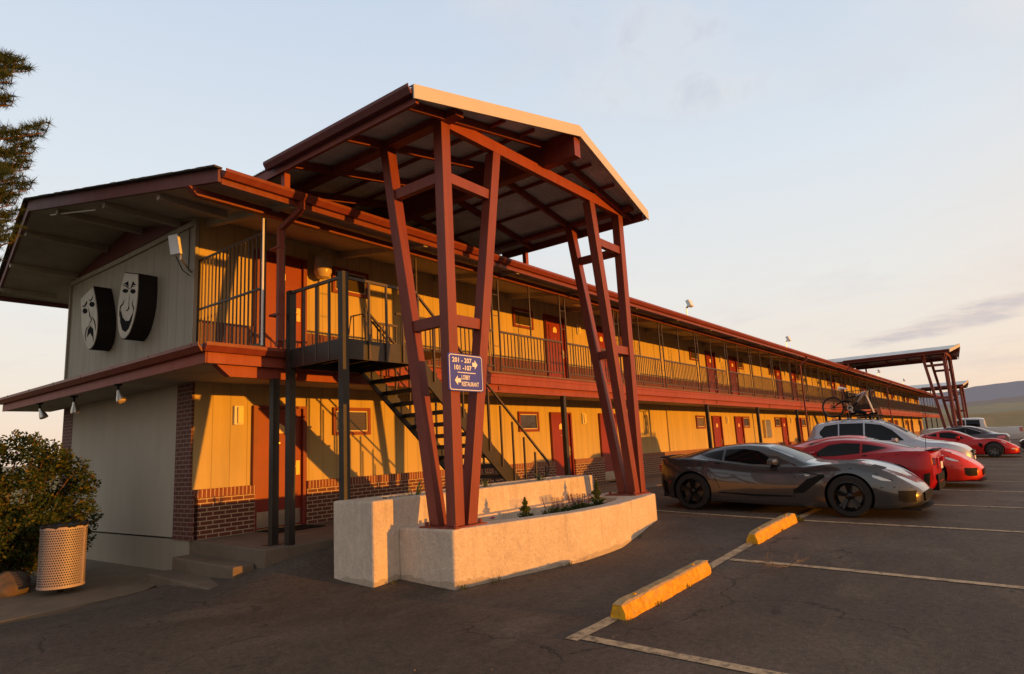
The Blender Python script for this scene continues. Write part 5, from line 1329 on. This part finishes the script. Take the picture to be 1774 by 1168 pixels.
SED = dict(L=4.83, R=.33, axles=(.98, 3.72), track=1.58, tw=.22, arch=.375,
    zb=[(0, .3), (.1, .2), (.6, .17), (4.2, .2), (4.7, .26), (4.83, .4)],
    W=[(0, .6), (.06, .72), (.3, .86), (.9, .92), (2.5, .925), (4, .91), (4.6, .84), (4.83, .72)], zw=.58,
    ws=[(0, .5), (.1, .66), (.4, .78), (1, .84), (3, .85), (4.2, .82), (4.83, .66)],
    zh=[(0, .58), (.1, .66), (.4, .76), (1.0, .86), (1.6, .89), (2.5, .92), (3.6, .97), (4.3, 1.0), (4.7, .98), (4.83, .85)],
    wr=[(0, .35), (1.2, .62), (1.5, .70), (2.1, .60), (2.7, .56), (3.3, .55), (3.9, .56), (4.4, .6), (4.83, .5)],
    zr=[(0, .58), (.1, .68), (.5, .80), (1.1, .91), (1.4, .95), (1.9, 1.18), (2.3, 1.36), (2.8, 1.43), (3.2, 1.41), (3.7, 1.28), (4.1, 1.12), (4.4, 1.04), (4.7, 1.02), (4.83, .88)],
    drop=.055, inset=.045, plan=[(0, .12), (.5, .02), (.8, 0), (4.2, 0), (4.83, -.12)], mirror=(1.95, .98),
    patches=[('side_window', 'glass', 'side', [(1.95, .93), (3.0, .965)], [(1.97, .95), (2.35, 1.24), (3.0, 1.33)]), ('quarter_window', 'glass', 'side', [(3.04, .97), (3.62, 1.02)], [(3.04, 1.33), (3.66, 1.10)]),
             ('window_trim', 'steel', 'side', [(1.94, .955), (2.33, 1.25), (3.0, 1.345), (3.68, 1.10)], [(1.93, .975), (2.33, 1.268), (3.0, 1.36), (3.72, 1.105)]),
             ('windshield', 'glass', 'top', [(1.5, -.62), (2.3, -.53)], [(1.5, .62), (2.3, .53)]), ('rear_window', 'glass', 'top', [(3.45, -.48), (4.1, -.5)], [(3.45, .48), (4.1, .5)]),
             ('tail_light', 'redlens', 'side', [(4.35, .80), (4.66, .78)], [(4.30, .90), (4.68, .93)])],
    seams=[[(1.85, .88), (1.8, .5), (1.85, .25)], [(3.3, .95), (3.25, .6), (3.0, .3)]], boxes=[('grille', 'plastic', (-.4, -.002, .48), (.4, .04, .58))])
place('coupe', SED, 36.6, -4.9, False, 'dark plum coupe with bright window trim parked nose in behind the bright red sports coupe', 'car', 'p_plum', 'rimsilver')
MUS = dict(SED); MUS['mirror'] = (2.0, .98)
o_ = make_car('coupe', dict(MUS, pitch=0), (40.4, -12.45, gz(40, -12)), 0, 'dark slate coupe cut off by the right edge of the photo', 'car', 'p_dark', 'rimblack'); o_.rotation_euler[2] = math.pi

TRK = dict(L=5.89, R=.40, axles=(.95, 4.63), track=1.70, tw=.27, arch=.46,
    zb=[(0, .5), (.1, .4), (.6, .38), (5.4, .42), (5.8, .5), (5.89, .55)],
    W=[(0, .85), (.1, .93), (.6, 1.0), (5.6, 1.0), (5.89, .96)], zw=.8,
    ws=[(0, .8), (.1, .87), (.6, .93), (2, .95), (3.9, .95), (5.89, .94)],
    zh=[(0, 1.0), (.1, 1.1), (.6, 1.19), (1.6, 1.22), (3.9, 1.26), (5.8, 1.30), (5.89, 1.28)],
    wr=[(0, .6), (1.5, .72), (1.7, .80), (2.3, .72), (3.8, .72), (3.88, .74), (3.95, .86), (5.89, .86)],
    zr=[(0, 1.02), (.1, 1.14), (.6, 1.24), (1.5, 1.30), (1.65, 1.33), (2.0, 1.62), (2.3, 1.85), (2.6, 1.93), (3.4, 1.94), (3.78, 1.90), (3.86, 1.85), (3.93, 1.30), (4.0, 1.285), (5.89, 1.30)],
    drop=[(0, .02), (1.6, .03), (2.3, .07), (3.86, .07), (3.93, .0), (5.89, .0)], inset=.02, plan=[(0, .06), (.5, 0), (5.89, 0)], mirror=(2.0, 1.30),
    patches=[('side_window', 'glass', 'side', [(1.98, 1.27), (2.75, 1.29)], [(2.0, 1.33), (2.3, 1.72), (2.75, 1.80)]), ('side_window', 'glass', 'side', [(2.82, 1.29), (3.62, 1.31)], [(2.82, 1.80), (3.58, 1.78)]),
             ('windshield', 'glass', 'top', [(1.72, -.7), (2.25, -.64)], [(1.72, .7), (2.25, .64)]), ('tail_light', 'redlens', 'side', [(5.70, .98), (5.885, .98)], [(5.70, 1.26), (5.885, 1.26)]),
             ('fender_flare', 'p_white', 'side', [(4.10, .62), (4.28, .90), (4.63, 1.00), (4.98, .90), (5.16, .62)], [(4.02, .62), (4.22, .95), (4.63, 1.06), (5.04, .95), (5.24, .62)])],
    seams=[[(1.9, 1.2), (1.88, .5)], [(2.78, 1.24), (2.78, .5)], [(3.66, 1.25), (3.66, .5)], [(3.92, 1.28), (3.92, .5)]],
    boxes=[('rear_bumper', 'steel', (-.9, 5.86, .5), (.9, 6.0, .7)), ('tailgate', 'p_white', (-.78, 5.885, .72), (.78, 5.905, 1.27)), ('grille', 'plastic', (-.6, -.01, .75), (.6, .04, 1.05))])
place('pickup_truck', TRK, 50.9, -4.35, False, 'white crew cab pickup truck with tail toward the lot, beyond the dark plum coupe', 'truck', 'p_white', 'rimgun')
#place('coupe', dict(SED, mirror=(1.95, .98)), 25.6, -5.3, True, 'dark car almost hidden behind the silver SUV', 'car', 'p_dark', 'rimsilver')

# ------------------------------------------------------------------ mountain bike on the roof (front wheel off, fork clamped at the front)
def bike():
    x = 17.2; yF = -9.18; zc = gz(17, -7) + .02
    t = empty('mountain_bike', (x, yF + 2.9, zc + 1.8), 'full suspension mountain bike without front wheel standing on the SUV roof rack', 'bicycle')
    Y = lambda s: yF + s; Z = lambda z: zc + z
    rw = (3.40, 2.10); R = .325
    w = MB(); w.lathe([(R - .035, -.025), (R - .01, -.028), (R, -.012), (R, .012), (R - .01, .028), (R - .035, .025), (R - .035, -.025)], (x, Y(rw[0]), Z(rw[1])), 'x', 40); W_ = w.build('wheel', 'rubber', t, smooth=True)
    w = MB(); w.lathe([(R - .055, -.012), (R - .036, -.014), (R - .036, .014), (R - .055, .012), (R - .055, -.012)], (x, Y(rw[0]), Z(rw[1])), 'x', 40); w.lathe([(0, -.04), (.03, -.04), (.03, .04), (0, .04)], (x, Y(rw[0]), Z(rw[1])), 'x', 12)
    for i in range(28):
        a = i * 2 * math.pi / 28; w.tube([(x + (.03 if i % 2 else -.03), Y(rw[0]) + .03 * math.cos(a + .4), Z(rw[1]) + .03 * math.sin(a + .4)), (x, Y(rw[0]) + (R - .05) * math.cos(a), Z(rw[1]) + (R - .05) * math.sin(a))], .0015, 4)
    w.build('rim', 'rimgun', W_)
    w = MB(); w.lathe([(.05, -.055), (.075, -.055), (.075, -.05), (.05, -.05)], (x, Y(rw[0]), Z(rw[1])), 'x', 20); w.build('brake_rotor', 'rimgun', W_)
    p = lambda s, z, dx=0: (x + dx, Y(s), Z(z))
    f = MB(); f.tube([p(2.70, 2.20), p(2.60, 2.32), p(2.47, 2.47)], [.026, .032, .034], 10); f.tube([p(2.46, 2.50), p(2.60, 2.44), p(2.72, 2.40)], [.028, .022, .018], 10); f.tube([p(2.44, 2.40), p(2.40, 2.53)], .034, 10); f.build('frame', 'rimsilver', t, smooth=True)
    f = MB(); f.tube([p(2.92, 2.04), p(2.82, 2.10), p(2.70, 2.20)], [.03, .028, .027], 10); f.tube([p(2.72, 2.40), p(2.88, 2.36), p(3.02, 2.39)], [.019, .017, .016], 8); f.tube([p(2.92, 2.04), p(2.98, 2.34), p(3.02, 2.52)], .019, 8)
    for dx in (-.045, .045): f.tube([p(3.40, 2.10, dx), p(2.94, 2.08, dx * .6)], .012, 6); f.tube([p(3.40, 2.10, dx), p(3.16, 2.24, dx), p(3.0, 2.30, dx * .4)], .011, 6)
    f.tube([p(3.12, 2.26), p(2.88, 2.24)], .022, 8); f.build('swingarm_and_tubes', 'plastic', t, smooth=True)
    f = MB()
    for dx in (-.055, .055): f.tube([p(2.43, 2.37, dx), p(2.36, 2.10, dx), p(2.29, 1.83, dx)], [.017, .022, .017], 8)
    f.tube([p(2.43, 2.38, -.06), p(2.43, 2.38, .06)], .022, 8); f.build('fork', 'steel', t, smooth=True)
    f = MB(); f.tube([p(2.32, 2.58, -.34), p(2.38, 2.56, -.12), p(2.38, 2.56, .12), p(2.32, 2.58, .34)], .013, 8); f.tube([p(2.40, 2.50), p(2.38, 2.57)], .02, 8)
    for sg in (-1, 1): f.tube([p(2.32, 2.58, sg * .22), p(2.32, 2.58, sg * .35)], .02, 8)
    f.build('handlebar', 'plastic', t)
    f = MB(); f.tube([p(3.02, 2.50), p(3.05, 2.64)], .014, 8); f.build('seat_post', 'plastic', t)
    f = MB(); f.tube([p(3.18, 2.67), p(3.08, 2.665), p(2.93, 2.63)], [.06, .036, .016], 8); f.build('saddle', 'whitebox', t, smooth=True)
    f = MB(); f.lathe([(.05, -.06), (.09, -.06), (.09, -.05), (.05, -.05)], p(2.92, 2.04), 'x', 24); f.tube([p(2.92, 2.04, -.07), p(2.85, 1.92, -.08)], .012, 6); f.tube([p(2.92, 2.04, .07), p(2.99, 2.16, .08)], .012, 6)
    f.box((x - .17, Y(2.80), Z(1.90)), (x - .08, Y(2.89), Z(1.92))); f.box((x + .08, Y(2.95), Z(2.17)), (x + .17, Y(3.04), Z(2.19))); f.build('crankset', 'steel', t)
    f = MB(); f.box((x - .03, Y(2.2), Z(1.80)), (x + .03, Y(2.42), Z(1.86))); f.box((x - .09, Y(2.27), Z(1.82)), (x + .09, Y(2.31), Z(1.85))); f.tube([p(2.95, 1.86), p(2.75, 1.93), p(2.5, 1.86)], [.05, .075, .05], 8); tag(f.build('bike_mount', 'plastic'), 'black fork clamp and strap bundle on the SUV roof rack under the bike', 'bike mount')
bike()

#ENDCARS#
# ------------------------------------------------------------------ world, sun, camera
ELEV, AZ = 1.3, 12.0       # sun low in front of the facade, slightly toward +X
sd = Vector((math.sin(rad(AZ)) * math.cos(rad(ELEV)), -math.cos(rad(AZ)) * math.cos(rad(ELEV)), math.sin(rad(ELEV))))
L = bpy.data.lights.new('sun', 'SUN'); L.energy = 4.9; L.angle = rad(.55); L.color = (1, .37, .022)
lo = bpy.data.objects.new('sun', L); COL.objects.link(lo); lo.rotation_euler = (-sd).to_track_quat('-Z', 'Y').to_euler(); lo.location = (20, -60, 30)
W = bpy.data.worlds.new('World'); scene.world = W; W.use_nodes = True; nt = W.node_tree; N = nt.nodes; LK = nt.links.new
bg = N['Background']
sky = N.new('ShaderNodeTexSky'); sky.sky_type = 'NISHITA'; sky.sun_disc = False; sky.sun_elevation = rad(3.0); sky.sun_rotation = rad(180 - AZ)
tc = N.new('ShaderNodeTexCoord'); sx = N.new('ShaderNodeSeparateXYZ'); LK(tc.outputs['Generated'], sx.inputs[0])
def rmp(src, stops):
    r = N.new('ShaderNodeValToRGB'); e = r.color_ramp.elements
    while len(e) < len(stops): e.new(.5)
    for i, (p, c) in enumerate(stops): e[i].position = p; e[i].color = (*c, 1) if hasattr(c, '__len__') else (c, c, c, 1)
    LK(src, r.inputs[0]); return r.outputs[0]
def wm(op, a, b):
    m = N.new('ShaderNodeMath'); m.operation = op
    for i, v in enumerate((a, b)):
        if hasattr(v, 'is_output'): LK(v, m.inputs[i])
        else: m.inputs[i].default_value = v
    return m.outputs[0]
def wmix(f, a, b, mode='MIX'):
    m = N.new('ShaderNodeMix'); m.data_type = 'RGBA'; m.blend_type = mode
    if hasattr(f, 'is_output'): LK(f, m.inputs[0])
    else: m.inputs[0].default_value = f
    for i, v in ((6, a), (7, b)):
        if hasattr(v, 'is_output'): LK(v, m.inputs[i])
        else: m.inputs[i].default_value = (*v, 1)
    return m.outputs[2]
grad = rmp(sx.outputs[2], [(0, (.84, .63, .49)), (.045, (.86, .69, .56)), (.11, (.84, .75, .66)), (.22, (.79, .78, .76)), (.38, (.70, .76, .82)), (.60, (.57, .66, .79)), (.72, (.46, .49, .54)), (1, (.33, .34, .38))])  # upper stops, above the view, darkened on purpose so shaded surfaces get less fill
# warm glow round the sun side, behind the camera
dt = N.new('ShaderNodeVectorMath'); dt.operation = 'DOT_PRODUCT'; LK(tc.outputs['Generated'], dt.inputs[0]); dt.inputs[1].default_value = sd
glow = rmp(wm('MULTIPLY_ADD', dt.outputs['Value'], .5), [(.55, 0), (.8, .45), (.97, 1)])
glow.node.inputs[0].links[0].from_node.inputs[2].default_value = .5
lowf = rmp(sx.outputs[2], [(0, 1), (.35, .35), (.8, 0)])
base = wmix(wm('MULTIPLY', glow, lowf), grad, (1.15, .58, .24))
# sky behind and beside the view deliberately darkened and browned to lower ambient fill
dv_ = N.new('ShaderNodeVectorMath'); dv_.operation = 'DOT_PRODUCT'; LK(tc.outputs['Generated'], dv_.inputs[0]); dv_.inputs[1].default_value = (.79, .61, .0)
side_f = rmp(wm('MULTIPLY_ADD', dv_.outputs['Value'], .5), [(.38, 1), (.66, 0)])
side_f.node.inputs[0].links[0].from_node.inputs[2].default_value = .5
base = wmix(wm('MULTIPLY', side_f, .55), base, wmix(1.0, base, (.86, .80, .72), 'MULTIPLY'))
# clouds
mp = N.new('ShaderNodeMapping'); LK(tc.outputs['Generated'], mp.inputs[0])
den = wm('MAXIMUM', sx.outputs[2], .03)
vx = N.new('ShaderNodeCombineXYZ'); LK(wm('DIVIDE', sx.outputs[0], wm('ADD', den, .12)), vx.inputs[0]); LK(wm('DIVIDE', sx.outputs[1], wm('ADD', den, .12)), vx.inputs[1])
cn = N.new('ShaderNodeTexNoise'); cn.inputs['Scale'].default_value = 1.1; cn.inputs['Detail'].default_value = 8; cn.inputs['Roughness'].default_value = .58; cn.inputs['Distortion'].default_value = .3
LK(vx.outputs[0], cn.inputs['Vector'])
cf = rmp(cn.outputs['Fac'], [(.52, 0), (.70, .75)])
cn2 = N.new('ShaderNodeTexNoise'); cn2.inputs['Scale'].default_value = 3.2; cn2.inputs['Detail'].default_value = 7; LK(vx.outputs[0], cn2.inputs['Vector'])
ccol = wmix(rmp(cn2.outputs['Fac'], [(.4, 0), (.65, 1)]), (.80, .76, .74), (.60, .58, .64))
ccol = wmix(rmp(sx.outputs[2], [(.08, 1), (.25, 0)]), ccol, (.62, .52, .53))
full = wmix(wm('MULTIPLY', cf, .55), base, ccol)
tanaz = wm('DIVIDE', sx.outputs[1], wm('MAXIMUM', sx.outputs[0], .05))
def blob(z0, dz, a0, da, tilt=0):
    zz_ = wm('SUBTRACT', sx.outputs[2], z0)
    if tilt: zz_ = wm('ADD', zz_, wm('MULTIPLY', wm('SUBTRACT', tanaz, a0), tilt))
    a = wm('POWER', wm('DIVIDE', zz_, dz), 2.0); c = wm('POWER', wm('DIVIDE', wm('SUBTRACT', tanaz, a0), da), 2.0)
    return wm('POWER', 2.718, wm('MULTIPLY', wm('ADD', a, c), -1.0))
nv = N.new('ShaderNodeCombineXYZ'); LK(wm('MULTIPLY', tanaz, 9.0), nv.inputs[0]); LK(wm('MULTIPLY', sx.outputs[2], 46.0), nv.inputs[1])
nb_ = N.new('ShaderNodeTexNoise'); nb_.inputs['Scale'].default_value = 1.6; nb_.inputs['Detail'].default_value = 9; nb_.inputs['Roughness'].default_value = .62; LK(nv.outputs[0], nb_.inputs['Vector'])
nv2 = N.new('ShaderNodeCombineXYZ'); LK(wm('MULTIPLY', tanaz, 7.0), nv2.inputs[0]); LK(wm('MULTIPLY', sx.outputs[2], 13.0), nv2.inputs[1])
nc_ = N.new('ShaderNodeTexNoise'); nc_.inputs['Scale'].default_value = 1.3; nc_.inputs['Detail'].default_value = 9; nc_.inputs['Roughness'].default_value = .6; nc_.inputs['Distortion'].default_value = .5; LK(nv2.outputs[0], nc_.inputs['Vector'])
bank = wm('MULTIPLY', wm('ADD', blob(.127, .013, .07, .12, .10), wm('MULTIPLY', blob(.150, .009, -.02, .10, .02), .75)), 1.45)
bank = rmp(wm('MULTIPLY', bank, nb_.outputs['Fac']), [(.24, 0), (.62, .75)])
full = wmix(bank, full, wmix(rmp(nb_.outputs['Fac'], [(.42, 0), (.62, 1)]), (.70, .59, .55), (.52, .48, .52)))
high = wm('ADD', wm('MULTIPLY', blob(.56, .07, .40, .20), 1.35), wm('ADD', blob(.49, .035, .50, .18), wm('ADD', blob(.46, .03, .31, .12), blob(.61, .04, .78, .20))))
high = rmp(wm('MULTIPLY', high, nc_.outputs['Fac']), [(.26, 0), (.75, .50)])
full = wmix(high, full, wmix(rmp(nc_.outputs['Fac'], [(.50, 0), (.66, 1)]), (.74, .73, .74), (.60, .60, .66)))
# a physical sky carries part of the light
ns = wmix(1.0, sky.outputs[0], (.10, .10, .10), 'MULTIPLY')
fin = wmix(.15, full, ns)
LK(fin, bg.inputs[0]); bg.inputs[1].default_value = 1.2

f_px, yaw, pit, rol = 1129.347, rad(37.45919), rad(9.829246), rad(-3.0455345)
C = Vector((-5.1418, -10.4105, 1.1118))
fw = Vector((math.cos(pit) * math.cos(yaw), math.cos(pit) * math.sin(yaw), math.sin(pit)))
r0 = Vector((math.sin(yaw), -math.cos(yaw), 0)); u0 = r0.cross(fw); c_, s_ = math.cos(rol), math.sin(rol)
r2 = c_ * r0 + s_ * u0; u2 = -s_ * r0 + c_ * u0
cam = bpy.data.cameras.new('camera'); co = bpy.data.objects.new('camera', cam); COL.objects.link(co)
co.matrix_world = Matrix(((r2.x, u2.x, -fw.x, C.x), (r2.y, u2.y, -fw.y, C.y), (r2.z, u2.z, -fw.z, C.z), (0, 0, 0, 1)))
cam.sensor_width = 36; cam.lens = f_px / 1774 * 36; cam.clip_end = 20000; cam.clip_start = .05
scene.camera = co
scene.view_settings.view_transform = 'Standard'; scene.view_settings.look = 'None'; scene.view_settings.exposure = 0; scene.view_settings.gamma = 1
scene.cycles.max_bounces = 6
